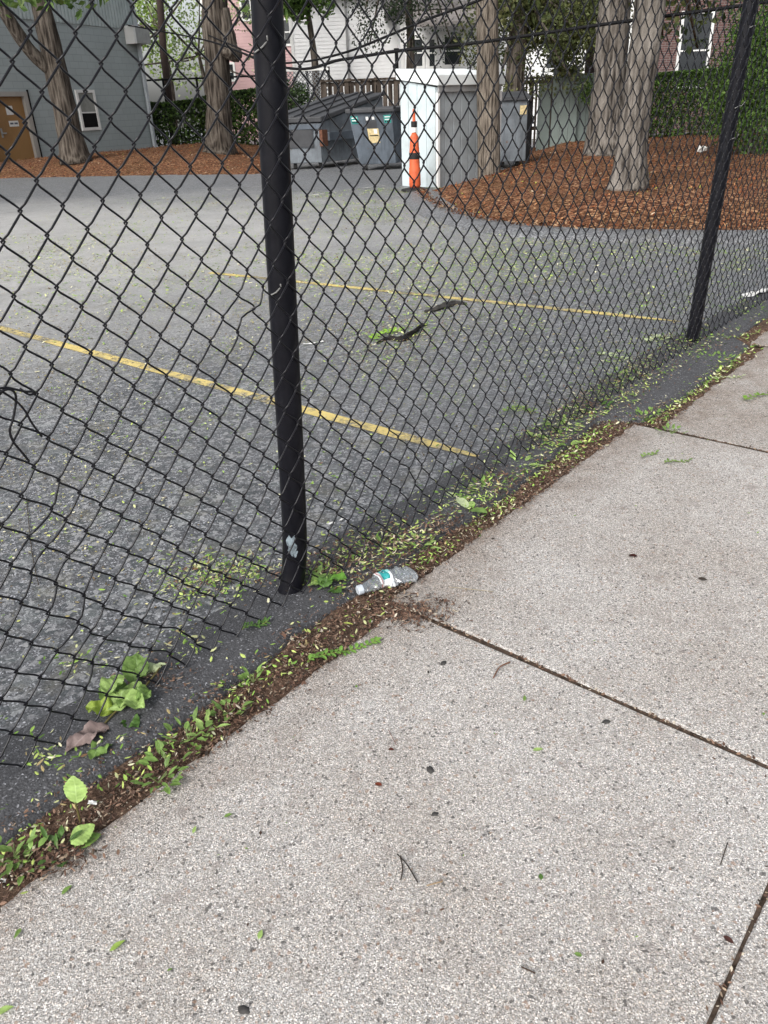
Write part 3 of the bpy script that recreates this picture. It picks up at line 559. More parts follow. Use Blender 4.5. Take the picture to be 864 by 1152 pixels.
def tuft(px, py, r, nl, lab, col=MG, k=1.):
    c = G(px, py); t = thing('weed', c, lab, 'plant', 'weeds growing along the fence foot'); m = MB()
    for i in range(nl):
        a = random.uniform(0, 6.28); rr = r*math.sqrt(random.random()); p = c+np.array([math.cos(a)*rr, math.sin(a)*rr, random.uniform(.0, .02)+.004]); v = random.uniform(.7, 1.3)
        leafmesh(m, p, (math.cos(a), math.sin(a), random.uniform(.1, .9)), k*random.uniform(.014, .034), k*random.uniform(.007, .017), tuple(x*v for x in col), nseg=4, tooth=0, fold=.2)
    m.build('leaves', M['bigleaf'], t); m2 = MB()
    for i in range(5): a = random.uniform(0, 6.28); m2.tube([c, c+np.array([math.cos(a)*r*.5, math.sin(a)*r*.5, .02])], .0012, 5)
    m2.build('stem', M['soilgreen'], t)
M['soilgreen'] = painted('green_stem', (.12, .17, .05), .6)
for a in [(728, 472, .09, 34, 'low weed patch on the asphalt strip at the far corner of the raised slab'), (806, 408, .12, 46, 'spreading weed clump right of the right fence post, against the far slab'), (790, 385, .16, 50, 'weed mat at the foot of the right fence post'), (838, 352, .2, 50, 'leafy weed patch furthest along the fence foot, at the right edge'), (755, 488, .05, 16, 'tiny weeds in the cross joint beyond the raised slab'), (700, 428, .1, 26, 'pale weed clump under the fence between slab corner and right post'),
          (16, 965, .035, 14, 'dark small weed at the left edge of the soil strip'), (28, 972, .04, 14, 'weed rosette just left of the two leaved seedling'), (212, 832, .05, 22, 'small leafed weed against the asphalt edging midway along the strip'), (258, 803, .035, 14, 'weed cluster on the soil strip above the long row of debris'), (285, 768, .025, 10, 'two leaf weed tucked under the asphalt edge near the post'), (178, 880, .045, 14, 'flattened weed on brown debris right of the two leaved seedling'), (440, 622, .06, 22, 'weed growing behind the bottle at the fence bottom'), (560, 548, .06, 20, 'weed clump halfway between bottle and raised slab corner')]: tuft(*a)
for a in [(548, 556, .07, 16, 'broad leaved weed clump beside the two leaf seedling past the bottle', MG, 1.5), (583, 528, .07, 14, 'light green weed clump at the fence foot opposite the yellow line end', LG, 1.6), (632, 484, .08, 16, 'broad leaved weed clump right under the fence near the slab corner', MG, 1.7), (474, 618, .06, 12, 'yellowish weed clump under the fence right above the bottle', LG, 1.4), (668, 462, .08, 14, 'dark leaved weed clump under the fence just past the slab corner', DG, 1.7), (232, 826, .04, 12, 'fresh green weed pressed against the asphalt edging, upper of two', LG, 1.1), (188, 862, .04, 12, 'fresh green weed pressed against the asphalt edging, lower of two', MG, 1.1), (66, 962, .035, 10, 'small weed right under the round leaf of the seedling', DG, 1.)]: tuft(*a)
# single fallen leaves and marks on the slabs
def fallen(px, py, L, asp, col, lab, ang=None, name='fallen_leaf', cat='leaf', group='fallen leaves on the slabs'):
    c = G(px, py); a = random.uniform(0, 6.28) if ang is None else ang; m = MB(); leafmesh(m, c+np.array([-math.cos(a)*L/2, -math.sin(a)*L/2, .004]), (math.cos(a), math.sin(a), 0), L, L*asp, col, nseg=6, tooth=0, droop=.1, fold=.3)
    o = m.build(name, M['bigleaf'], None, True, c); tag(o, lab, cat, group)
RB, DK = S(95, 50, 40, .8), S(80, 70, 62, .7)
fallen(712, 627, .03, .6, S(70, 35, 28, .8), 'dark red curled leaf on the middle of the raised slab'); fallen(790, 653, .028, .6, DK, 'dark grey brown leaf near the right edge of the raised slab')
fallen(440, 845, .014, .7, RB, 'small brown leaf scrap just above the gum spot on the near slab'); fallen(426, 884, .018, .6, S(125, 62, 42, .8), 'reddish brown leaf scrap left of the gum spot on the near slab'); fallen(819, 1059, .02, .55, S(85, 55, 48, .8), 'purple brown leaf beside the lengthwise joint at lower right')
fallen(133, 1066, .03, .35, S(160, 190, 90, .8), 'yellow green leaflet on the near slab at lower left', .6); fallen(76, 1003, .024, .4, MG, 'green leaflet close to the slab edge at far left', .9); fallen(257, 919, .018, .5, MG, 'green leaflet on the near slab right of the seedling', .2); fallen(219, 935, .018, .4, LG, 'upright light leaflet on the near slab below the soil strip', 1.3)
fallen(605, 845, .024, .45, LG, 'light green leaflet below the cross joint in the middle of the slab', .2); fallen(590, 787, .02, .4, MG, 'thin green leaflet just under the cross joint', 1.2); fallen(608, 988, .014, .6, DG, 'dark green leaf bit alone in the centre of the near slab'); fallen(650, 1076, .014, .6, MG, 'green leaf bit lowest on the near slab right of centre'); fallen(293, 1053, .018, .5, LG, 'split pale leaf bit on the lower half of the near slab')
fallen(20, 1052, .022, .4, MG, 'leaflet at the lower left picture edge'); fallen(6, 1139, .03, .4, LG, 'pale leaflet in the bottom left corner', .3)
fallen(303, 711, .03, .7, S(185, 120, 85, .75), 'curled tan brown leaf beside the fern like sprig by the post', .5, group=None)
fallen(330, 746+2, .02, .4, LG, 'light leaflet at the stalk end of the long locust leaf', .4); fallen(392, 703, .03, .3, S(190, 205, 105, .8), 'narrow yellow leaflet on the slab edge left of the debris heap', -.3)
fallen(600, 523, .04, .7, PG, 'whitish broad leaf lying at the fence foot before the raised slab', .3, group=None); fallen(648, 500, .05, .7, LG, 'broad light leaf fallen by the near corner of the raised slab', .2, group=None)
def gum(px, py, r, lab, col):
    c = G(px, py, .001); m = MB(); k = 14; ca = random.random()*3
    vs_ = [c+np.array([math.cos(ca)*x-math.sin(ca)*y, math.sin(ca)*x+math.cos(ca)*y, z]) for z, f in ((0, 1.), (.0016, .85)) for i in range(k) for x, y in [(r*f*(1+.2*math.sin(i*1.7+r*900))*math.cos(i*2*math.pi/k), .65*r*f*(1+.15*math.sin(i*2.3))*math.sin(i*2*math.pi/k))]]
    m.add(vs_, [(i, (i+1) % k, k+(i+1) % k, k+i) for i in range(k)]+[tuple(range(k, 2*k))]); o = m.build('gum_spot', M['gum'], None, True, c); tag(o, lab, 'gum spot', 'old gum spots on the slabs')
M['gum'] = painted('old_gum', (.06, .057, .055), .8, .4, 80, .2)
gum(274, 1136, .011, 'dark oval gum spot at the bottom edge of the near slab', 0); gum(484, 866, .012, 'round grey gum spot on the near slab below the bottle', 0); gum(499, 746, .011, 'grey gum spot under the cross joint near the debris heap', 0); gum(682, 812, .011, 'faint gum spot just below the cross joint at right', 0); gum(489, 872-6+50, .008, 'small gum spot below the round grey one', 0)
def twig(pxs, r, col, lab, group='loose twigs on the slabs', name='twig'):
    pts = [G(*p)+np.array([0, 0, r+.003+.004*random.random()]) for p in pxs]; m = MB(); m.tube(smoothpath(pts, 4), r, 6, col=col); o = m.build(name, M['chip'], None, True, pts[0]); tag(o, lab, 'twig', group)
TB = (.10, .06, .04)
twig([(555, 765), (562, 753), (574, 747)], .0018, (.16, .08, .05), 'reddish brown twig lying below the cross joint'); twig([(447, 964), (458, 975), (470, 995)], .0013, (.03, .025, .022), 'thin black twig in the centre of the near slab'); twig([(451, 992), (453, 978), (450, 966)], .0013, (.04, .03, .025), 'thin black twig meeting another at its top end')
twig([(480, 999), (498, 994)], .0014, (.3, .22, .14), 'short tan twig right of the two black twigs'); twig([(586, 1090), (602, 1097)], .0014, (.06, .04, .03), 'short dark twig lowest on the near slab'); twig([(437, 823), (446, 840)], .0008, (.14, .06, .05), 'hair thin reddish stalk on the near slab'); twig([(505, 662), (555, 668)], .0008, (.35, .3, .2), 'thin straw stalk on the raised slab'); twig([(810, 955+20), (818, 950)], .001, (.05, .04, .03), 'small dark twig near the lengthwise joint')
twig([(30, 560), (36, 620), (44, 660)], .0015, (.06, .05, .04), 'thin stalk on the asphalt behind the torn mesh', None)
# dark branch and its mate on the asphalt
def branch(pxs, rs, lab, col=(.022, .02, .019)):
    pts = smoothpath([G(*p)+np.array([0, 0, r*.45]) for p, r in zip(pxs, rs)], 5); k = len(pts); rr = .62*np.interp(np.linspace(0, 1, k), np.linspace(0, 1, len(rs)), rs)
    m = MB(); m.tube(pts, list(rr), 9, jit=lambda i, j: .45+.95*float(fnoise(i*.8, j*1.1, 0, 90)), col=col); o = m.build('dark_branch', M['chip'], None, False, pts[0]); tag(o, lab, 'branch', 'rotten branches on the asphalt')
branch([(424, 387), (436, 382), (450, 384), (462, 379), (473, 369), (480, 366)], [.012, .022, .03, .032, .024, .012], 'thick blackened branch lying on the asphalt amid leaf litter'); branch([(478, 352), (490, 350), (500, 347), (512, 343), (525, 343)], [.02, .03, .04, .028, .015], 'thinner rotten branch near the far yellow line', (.05, .047, .045))
# paper scraps
M['paper'] = painted('white_paper', (.72, .72, .7), .8, .15, 20)
def scrap(px, py, L, wd, ang, lab, h=.01, z=None, crumple=.5, cat='paper scrap', group='pale litter scraps'):
    c = G(px, py) if z is None else GI(px, py); ca, sa = math.cos(ang), math.sin(ang); m = MB(); k = 6; vs_ = []
    for i in range(k):
        for j in range(4): x = (i/(k-1)-.5)*L; y = (j/3-.5)*wd; vs_.append(c+np.array([x*ca-y*sa, x*sa+y*ca, .004+h*random.random()]))
    m.add(vs_, [(i*4+j, (i+1)*4+j, (i+1)*4+j+1, i*4+j+1) for i in range(k-1) for j in range(3)]); o = m.build('paper_scrap', M['paper'], None, False, c); tag(o, lab, cat, group)
scrap(353, 387, .13, .03, .4, 'white strip of paper on the asphalt right of the left post'); scrap(703, 426, .16, .022, .95, 'narrow white strip leaning along the fence foot'); scrap(607, 516, .03, .03, .3, 'small white scrap at the fence foot before the raised slab', .015); scrap(372, 590, .03, .012, .3, 'tiny white scrap behind the fence right of the post', .004); scrap(384, 586, .02, .01, .6, 'tiny white sliver beside another white scrap right of the post', .004)
scrap(698, 255, .12, .12, .3, 'crumpled white paper on the front edge of the mulch bed', .09, 1); scrap(790, 172, .18, .1, .3, 'white paper litter below the hedge at right', .15, 1); scrap(852, 332, .28, .06, .5, 'shiny white litter inside the fence at the right edge', .03); scrap(4, 993, .014, .01, 0, 'white crumb at the left edge of the soil strip', .004); scrap(105, 905, .02, .01, 0, 'little pale scrap on the soil right of the upright leaf', .004); scrap(156, 187, .9, .14, .1, 'flat pale board lying on the left mulch bed', .03); scrap(272, 171, .6, .12, 0., 'white flat litter under the left hedge', .05)

# ------------------------------------------------------------------ crushed water bottle
bt_a, bt_b = G(403, 671), G(468, 652); ax = bt_b-bt_a; LB_ = float(np.linalg.norm(ax)); ax /= LB_; sdv = np.array([-ax[1], ax[0], 0]); zc0 = .024
bottle = thing('plastic_bottle', (bt_a+bt_b)/2, 'crushed clear plastic water bottle with a white and teal label, lying by the joint', 'bottle')
def clear():
    t = NT('clear_plastic'); tr = t.n('ShaderNodeBsdfTransparent'); tr.inputs[0].default_value = (.86, .9, .92, 1); gl = t.n('ShaderNodeBsdfGlossy'); gl.inputs['Roughness'].default_value = .08
    df = t.n('ShaderNodeBsdfDiffuse'); df.inputs[0].default_value = (.75, .8, .85, 1); lw = t.n('ShaderNodeLayerWeight'); lw.inputs[0].default_value = .35
    bp = t.n('ShaderNodeBump'); bp.inputs['Strength'].default_value = .6; bp.inputs['Distance'].default_value = .006; t.l(t.noise(42, 2), bp.inputs['Height'])
    for q in (gl, df, lw): t.l(bp.outputs[0], q.inputs['Normal'])
    rf = t.ramp(lw.outputs['Facing'], [(0, .16), (.5, .35), (1, .9)]); m1 = t.n('ShaderNodeMixShader'); t.l(rf, m1.inputs[0]); t.l(tr.outputs[0], m1.inputs[1]); t.l(gl.outputs[0], m1.inputs[2])
    m2 = t.n('ShaderNodeMixShader'); m2.inputs[0].default_value = .13; t.l(m1.outputs[0], m2.inputs[1]); t.l(df.outputs[0], m2.inputs[2]); t.l(m2.outputs[0], t.out.inputs[0]); return t.m
M['clear'] = clear(); M['label'] = attrmat('bottle_label', .4, .4); M['cap'] = painted('bottle_cap', (.55, .6, .66), .35, .2, 40)
def brad(t): return np.interp(t, [0, .03, .09, .1, .16, .3, .36, .7, .92, .98, 1.], [.0125, .0125, .0125, .014, .019, .031, .032, .031, .03, .022, .001])
def bpt(t, a, k=1.):
    r = brad(t)*k*1.12; r *= 1+.10*math.cos(2*a+t*7)*(t > .12)-.36*(t > .15)*(.6+.8*(.5+.5*math.sin(a)))*float(fnoise(t*13, a*1.6, 0, 95))
    r *= 1+.035*math.sin(t*110)*(.38 < t)
    bow = .02*math.sin((t-.1)*3.4)
    p = bt_a+ax*LB_*t+sdv*(r*1.2*math.cos(a)+bow); p = p+np.array([0, 0, zc0*.9+r*.62*math.sin(a)]); return p
m = MB(); nt, na = 60, 26; vs_ = [bpt(i/(nt-1), 2*math.pi*j/na) for i in range(nt) for j in range(na)]
m.add(vs_, [(i*na+j, i*na+(j+1) % na, (i+1)*na+(j+1) % na, (i+1)*na+j) for i in range(4, nt-1) for j in range(na)]); m.build('bottle_body', M['clear'], bottle)
m = MB(); m.tube([bt_a+np.array([0, 0, zc0*.9])+ax*q for q in (-.002, 0, .015, .016)], [.012, .0148, .0148, .013], 20, jit=lambda i, k: 1+.03*(k % 2)); m.build('cap', M['cap'], bottle)
m = MB(); ti = np.linspace(.36, .60, 13); aj = np.linspace(R(-25), R(215), 31)
vs_ = [bpt(t, a, 1.035)+np.array([0, 0, .0008]) for t in ti for a in aj]; m.add(vs_, [(i*31+j, i*31+j+1, (i+1)*31+j+1, (i+1)*31+j) for i in range(12) for j in range(30)])
cc = []
for i in range(12):
    for j in range(30):
        c = (.74, .77, .78)
        if i == 1: c = (.5, .22, .22)
        elif i == 2: c = (.66, .62, .62)
        elif 4 <= i <= 9 and 3 <= j <= 19: c = (.03, .30, .30) if not (5 <= i <= 7 and 6 <= j <= 11) else ((.01, .12, .14) if (i+j) % 3 else (.4, .6, .6))
        elif i > 9 and 6 < j < 14: c = (.25, .55, .52)
        cc.append(c)
m.c = cc; m.build('label', M['label'], bottle)

# ------------------------------------------------------------------ buildings behind
def clap(mb, P, Q, z0, z1, row, depth=.02, out=None):      # clapboard wall from P to Q (ground points), sawtooth boards
    P = np.array(P[:2]); Q = np.array(Q[:2]); u = (Q-P)/np.linalg.norm(Q-P); n = np.array([u[1], -u[0]]); k = int((z1-z0)/row)
    for i in range(k):
        a, b = z0+i*row, z0+(i+1)*row; A, B = P+n*depth, Q+n*depth
        mb.add([(A[0], A[1], a), (B[0], B[1], a), (Q[0], Q[1], b), (P[0], P[1], b), (P[0], P[1], a), (Q[0], Q[1], a)], [(0, 1, 2, 3), (4, 5, 1, 0)])
def wallbox(P, Q, s0, s1, z0, z1, d0, d1, col=(1, 1, 1), mb=None):
    P = np.array(P[:2]); Q = np.array(Q[:2]); u = (Q-P)/np.linalg.norm(Q-P); n = np.array([u[1], -u[0]]); mb = mb or MB()
    f = lambda s, d, z: (*(P+u*s+n*d), z)
    return mb.hexa([f(s0, d1, z0), f(s1, d1, z0), f(s1, d0, z0), f(s0, d0, z0), f(s0, d1, z1), f(s1, d1, z1), f(s1, d0, z1), f(s0, d0, z1)], col)
M['glass'] = NT('dark_glass').fin((.03, .035, .04), .08, .6); M['white'] = painted('white_siding', (.88, .88, .88), .6, .08, 2.); M['trim'] = painted('white_trim', (.78, .78, .76), .5, .1, 3)
M['black'] = painted('black_paint', (.007, .007, .008), .7, .4, 6, spec=.15)
def window(P, Q, s0, s1, z0, z1, parent, frame=.09, mull=True, mat='trim', glass='glass'):
    m = MB()
    for a, b, c, d in ((s0, s1, z1-frame, z1), (s0, s1, z0, z0+frame), (s0, s0+frame, z0+frame, z1-frame), (s1-frame, s1, z0+frame, z1-frame)): wallbox(P, Q, a, b, c, d, -.05, .06, mb=m)
    if mull: wallbox(P, Q, s0+frame, s1-frame, (z0+z1)/2-.025, (z0+z1)/2+.025, -.03, .04, mb=m)
    w = m.build('window', M[mat], parent); wallbox(P, Q, s0+frame*.9, s1-frame*.9, z0+frame*.9, z1-frame*.9, -.03, .022).build('pane', M[glass], w); return w
# grey block building, left
BA, BB = G(45, 187), G(175, 173.5); bu = (BB-BA)/np.linalg.norm(BB-BA); A0 = BA-bu*9; hlen = float(np.linalg.norm(BB-A0)); off = 9.
def bs(px, py): t, z = onwall(BA, BB, px, py); return t+off, z
blk = thing('block_building', (A0+BB)/2, 'grey painted block building with brown door and small white window at left', 'building')
t = NT('painted_block_wall'); br = t.n('ShaderNodeTexBrick'); uvm = t.n('ShaderNodeVectorMath', operation='DOT_PRODUCT'); uvm.inputs[1].default_value = (bu[0], bu[1], 0); t.l(t.co, uvm.inputs[0]); sx = t.n('ShaderNodeSeparateXYZ'); t.l(t.co, sx.inputs[0]); cb = t.n('ShaderNodeCombineXYZ'); t.l(uvm.outputs['Value'], cb.inputs[0]); t.l(sx.outputs[2], cb.inputs[1]); t.l(cb.outputs[0], br.inputs['Vector'])
br.inputs['Scale'].default_value = 1.; br.inputs['Brick Width'].default_value = .4; br.inputs['Row Height'].default_value = .2; br.inputs['Mortar Size'].default_value = .008
bc = (.385, .435, .44); br.inputs['Color1'].default_value = (*bc, 1); br.inputs['Color2'].default_value = (bc[0]*.93, bc[1]*.93, bc[2]*.93, 1); br.inputs['Mortar'].default_value = (bc[0]*.72, bc[1]*.72, bc[2]*.72, 1)
cw = t.mix(t.ramp(t.noise(.9, 5), [(.35, 0.), (.75, .35)]), br.outputs[0], tuple(c*.7 for c in bc)); t.bump(br.outputs['Fac'], -.4, .02); M['block'] = t.fin(cw, .7, .3)
siding_z = bs(60, 23)[1]
dr = (bs(35, 103)[0], bs(35, 103)[1]); ds0, ds1, dzt = bs(-14, 150)[0], bs(40, 150)[0], bs(30, 103)[1]
w0, wz1 = bs(86, 101); w1, wz0 = bs(112, 146); w1 = bs(110, 130)[0]; w0 = bs(89, 130)[0]
m = MB(); bdep = 10.
for (a, b, c, d) in ((0, ds0, -.3, siding_z), (ds0, ds1, dzt, siding_z), (ds1, w0, -.3, siding_z), (w0, w1, -.3, wz0), (w0, w1, wz1, siding_z), (w1, hlen, -.3, siding_z)): wallbox(A0, BB, a, b, c, d, -.25, 0, mb=m)
wallbox(A0, BB, hlen-.25, hlen, -.3, siding_z, -bdep, -.25, mb=m); wallbox(A0, BB, 0, .25, -.3, siding_z, -bdep, -.25, mb=m); wallbox(A0, BB, 0, hlen, -.3, siding_z, -bdep-.25, -bdep, mb=m); m.build('wall', M['block'], blk)
m = MB(); k = int(hlen/.15)
for i in range(k):
    a = hlen*i/k; wallbox(A0, BB, a, a+hlen/k*.55, siding_z-.04, siding_z+2.4, .003, .05, mb=m); wallbox(A0, BB, a+hlen/k*.55, a+hlen/k, siding_z-.03, siding_z+2.4, .003, .02, mb=m)
wallbox(A0, BB, 0, hlen, siding_z+.002, siding_z+2.4, -bdep, 0., mb=m); m.build('metal_siding', painted('grey_metal_siding', (.46, .52, .52), .45, .2, 2.), blk)
wallbox(A0, BB, -.4, hlen+.4, siding_z+2.4, siding_z+2.6, -bdep-.5, .4).build('roof', M['black'], blk)
M['door'] = painted('brown_door', (.30, .165, .06), .5, .25, 1.2); M['frame'] = painted('grey_door_frame', (.36, .34, .31), .5, .1, 3)
fw_ = .13; m = MB(); wallbox(A0, BB, ds0, ds0+fw_, 0, dzt, -.15, .02, mb=m); wallbox(A0, BB, ds1-fw_*1.3, ds1, 0, dzt, -.15, .02, mb=m); wallbox(A0, BB, ds0+fw_, ds1-fw_*1.3, dzt-fw_, dzt, -.15, .02, mb=m); fr = m.build('door_frame', M['frame'], blk)
wallbox(A0, BB, ds1-.0, ds1+.05, 0, dzt+.05, -.01, .035).build('edge_trim', M['black'], fr)
door = wallbox(A0, BB, ds0+fw_, ds1-fw_*1.3, .02, dzt-fw_, -.15, -.09).build('door', M['door'], blk)
hs_, hz = bs(4.5, 150); m = MB(); wallbox(A0, BB, hs_-.03, hs_+.03, hz-.12, hz+.14, -.089, -.07, mb=m); wallbox(A0, BB, hs_-.02, hs_+.14, hz-.02, hz+.02, -.07, -.03, mb=m); m.build('handle', M['tie'], door)
for (x0, y0, x1, y1) in ((8, 119, 18, 129), (12, 136, 24, 142)):
    a, zt = bs(x0, y0); b, zb = bs(x1, y1); nt_ = wallbox(A0, BB, a, b, zb, zt, -.09, -.085).build('notice', M['paper'], door)
    if y0 > 130:
        for q in (.1, .55):
            mm = MB(); wallbox(A0, BB, a+(b-a)*q, a+(b-a)*(q+.35), zb+.06, zt-.05, -.085, -.083, mb=mm); mm.build('printed_picture', painted('dark_print', (.12, .13, .17), .6, .5, 20), nt_)
wn = window(A0, BB, w0, w1, wz0, wz1, blk, .09, False); zm = (wz0+wz1)/2-.05
wallbox(A0, BB, w0+.08, w1-.08, zm, wz1-.08, -.02, .026).build('blind', painted('grey_blind', (.27, .28, .26), .7, .2, 8), wn); wallbox(A0, BB, w0+.085, w1-.085, wz0+.085, zm-.042, -.02, .027).build('open_sash', M['black'], wn); wallbox(A0, BB, w0+.08, w1-.08, zm-.04, zm, -.02, .035).build('sash_rail', M['trim'], wn)
m = MB(); wallbox(A0, BB, hlen-.16, hlen-.05, 0, siding_z+2.2, .06, .16, mb=m); m.build('downspout', painted('pale_downspout', (.48, .52, .55), .5), blk)
a, zt = bs(141, 31); _, zb = bs(143, 49); wallbox(A0, BB, a, a+.8, zb, zt, .02, .4).build('vent_box', painted('grey_vent_box', (.33, .34, .33), .5), blk); wallbox(A0, BB, a-.12, a-.005, zb-.02, zt+.05, .02, .42).build('vent_trim', M['trim'], blk)
def house(name, lab, Y, x0, x1, ytop, mat, row, roofmat, wins, dep=8., pitch=.55, cat='house', pipes=()):
    a = atY(x0, 110, Y); b = atY(x1, 110, Y); z1 = atY((x0+x1)/2, ytop, Y)[2]; P, Q = np.array([a[0], Y, 0]), np.array([b[0], Y, 0]); L = Q[0]-P[0]
    h = thing(name, (P+Q)/2, lab, cat); m = MB(); clap(m, P, Q, -.2, z1, row); wallbox(P, Q, 0, L, -.2, z1, -dep, -.012, mb=m); m.build('wall', M[mat], h)
    m = MB(); e = .5; zr = z1+pitch*dep/2; X0, X1 = P[0]-e, Q[0]+e
    m.add([(X0, Y-e, z1-.05), (X1, Y-e, z1-.05), (X1, Y+dep/2, zr), (X0, Y+dep/2, zr), (X0, Y+dep+e, z1-.05), (X1, Y+dep+e, z1-.05), (X0, Y-e, z1-.25), (X1, Y-e, z1-.25), (X1, Y+dep+e, z1-.25), (X0, Y+dep+e, z1-.25)], [(0, 1, 2, 3), (3, 2, 5, 4), (6, 7, 1, 0), (7, 8, 5, 2, 1), (9, 6, 0, 3, 4), (8, 9, 4, 5), (6, 9, 8, 7)]); m.build('roof', M[roofmat], h)
    for (wx0, wy0, wx1, wy1) in wins:
        s0 = atY(wx0, (wy0+wy1)/2, Y)[0]-P[0]; s1 = atY(wx1, (wy0+wy1)/2, Y)[0]-P[0]; mx = (wx0+wx1)/2; window(P, Q, s0, s1, atY(mx, wy1, Y)[2], atY(mx, wy0, Y)[2], h, .1)
    for s in (0, L-.12): wallbox(P, Q, s, s+.12, -.2, z1, .003, .05).build('corner_board', M['trim'], h)
    for px in pipes: s = atY(px, 40, Y)[0]-P[0]; wallbox(P, Q, s, s+.09, 1., z1-.05, .03, .12).build('downspout', M['greypipe'], h)
    return h, P, Q
M['greypipe'] = painted('grey_pipe', (.3, .3, .3), .5); M['pink'] = painted('pink_siding', (.55, .36, .36), .6, .1, 2.); M['shingle'] = painted('grey_shingles', (.16, .15, .15), .9, .4, 6)
t = NT('red_brick'); bk = t.n('ShaderNodeTexBrick'); q = t.n('ShaderNodeSeparateXYZ'); t.l(t.co, q.inputs[0]); cb = t.n('ShaderNodeCombineXYZ'); t.l(q.outputs[0], cb.inputs[0]); t.l(q.outputs[2], cb.inputs[1]); t.l(cb.outputs[0], bk.inputs['Vector']); bk.inputs['Scale'].default_value = 1.; bk.inputs['Brick Width'].default_value = .22; bk.inputs['Row Height'].default_value = .075; bk.inputs['Mortar Size'].default_value = .008
bk.inputs['Color1'].default_value = (.135, .07, .064, 1); bk.inputs['Color2'].default_value = (.095, .055, .052, 1); bk.inputs['Mortar'].default_value = (.2, .18, .17, 1); M['brick'] = t.fin(bk.outputs[0], .9, .2)
house('clapboard_house', 'pink clapboard house with small white windows behind the left post', 46., 238, 336, -60, 'pink', .14, 'shingle', [(270, -2, 284, 24), (254, 70, 265, 92), (318, 20, 328, 52)])
house('clapboard_house', 'white clapboard house with a drainpipe behind the dumpsters', 36., 332, 452, -12, 'white', .13, 'shingle', [(440, 96, 452, 110)], pipes=(389,))
h2, P2, Q2 = house('clapboard_house', 'low white house with dark windows and grey porch roof behind the shed', 33., 452, 655, 0, 'white', .13, 'shingle', [(461, 41, 478, 78), (480, 41, 492, 78), (497, 38, 522, 76), (612, 40, 640, 80)])
a = atY(466, 36, 32.); b = atY(560, 17, 32.); m = MB(); zc_ = (a[2]+b[2])/2; m.hexa([(a[0], 31.2, zc_-.12), (b[0], 31.2, zc_-.12), (b[0], 32.97, zc_+.5), (a[0], 32.97, zc_+.5), (a[0], 31.2, zc_+.02), (b[0], 31.2, zc_+.02), (b[0], 32.97, zc_+.62), (a[0], 32.97, zc_+.62)]); m.build('porch_roof', painted('porch_roof_grey', (.22, .2, .19), .8), h2)
h3, P3, Q3 = house('brick_house', 'red brick house with white window casings behind the hedge at right', 33., 700, 900, -40, 'brick', 90., 'shingle', [(762, 12, 799, 100)])
# shed
SCN = G(492, 211); du = np.array([.735, .678, 0]); dl = np.array([-.678, .735, 0]); WF, WS = 1.66, .86
shed = thing('shed', SCN+du*WF/2+dl*WS/2, 'small pale metal shed with white lean-to roof behind the orange post', 'shed')
ze, zb_ = 1.555, 1.69
def shedface(A, d, L, n, zl, zr_, name, mat):
    m = MB(); k = int(L/.2); 
    for i in range(k):
        for (f0, f1, o_) in ((0, .86, .012), (.86, 1, .0)):
            q0, q1 = (i+f0)/k, (i+f1)/k; a, b = A+d*L*q0, A+d*L*q1; h0, h1 = zl+(zr_-zl)*q0, zl+(zr_-zl)*q1
            P_ = [a-n*.03, b-n*.03, b+n*o_, a+n*o_]; m.hexa([(*P_[3][:2], 0), (*P_[2][:2], 0), (*P_[1][:2], 0), (*P_[0][:2], 0), (*P_[3][:2], h0), (*P_[2][:2], h1), (*P_[1][:2], h1), (*P_[0][:2], h0)])
    return m.build(name, M[mat], shed)
M['shedw'] = painted('pale_shed_panel', (.50, .57, .59), .5, .16, 2.5, dirt=(.38, .42, .42)); M['shedg'] = painted('grey_shed_panel', (.33, .36, .38), .5, .2, 2.5, dirt=(.23, .245, .25)); M['shedroof'] = painted('white_shed_roof', (.76, .80, .80), .45, .1, 2)
shedface(SCN, du, WF, -dl, ze, ze, 'front_wall', 'shedg'); shedface(SCN+dl*WS, -dl, WS, -du, zb_, ze, 'side_wall', 'shedw'); shedface(SCN+du*WF, dl, WS, du, ze, zb_, 'side_wall', 'shedw'); shedface(SCN+du*WF+dl*WS, -du, WF, dl, zb_, zb_, 'back_wall', 'shedw')
m = MB(); q = [SCN-du*.06-dl*.08, SCN+du*(WF+.06)-dl*.08, SCN+du*(WF+.06)+dl*(WS+.06), SCN-du*.06+dl*(WS+.06)]; zz = [ze+.02, ze+.02, zb_+.02, zb_+.02]
m.hexa([(*p[:2], z) for p, z in zip(q, zz)]+[(*p[:2], z+.165) for p, z in zip(q, zz)]); m.build('shed_roof', M['shedroof'], shed, bevel=.012)
m = MB(); m.hexa([(*(p-dl*.0)[:2], z) for p, z in zip([SCN-dl*.05, SCN+du*WF-dl*.05, SCN+du*WF-dl*.013, SCN-dl*.013], [ze-.07]*4)]+[(*p[:2], ze+.018) for p in [SCN-dl*.05, SCN+du*WF-dl*.05, SCN+du*WF-dl*.013, SCN-dl*.013]]); m.build('eave_trim', M['greypipe'], shed)
for p in (SCN, SCN+du*WF): m = MB(); m.box((*(p-dl*.02-du*.02*0)[:2], ze/2-.04), (.05, .05, ze-.08), math.atan2(du[1], du[0])); m.build('corner_trim', M['trim'], shed)
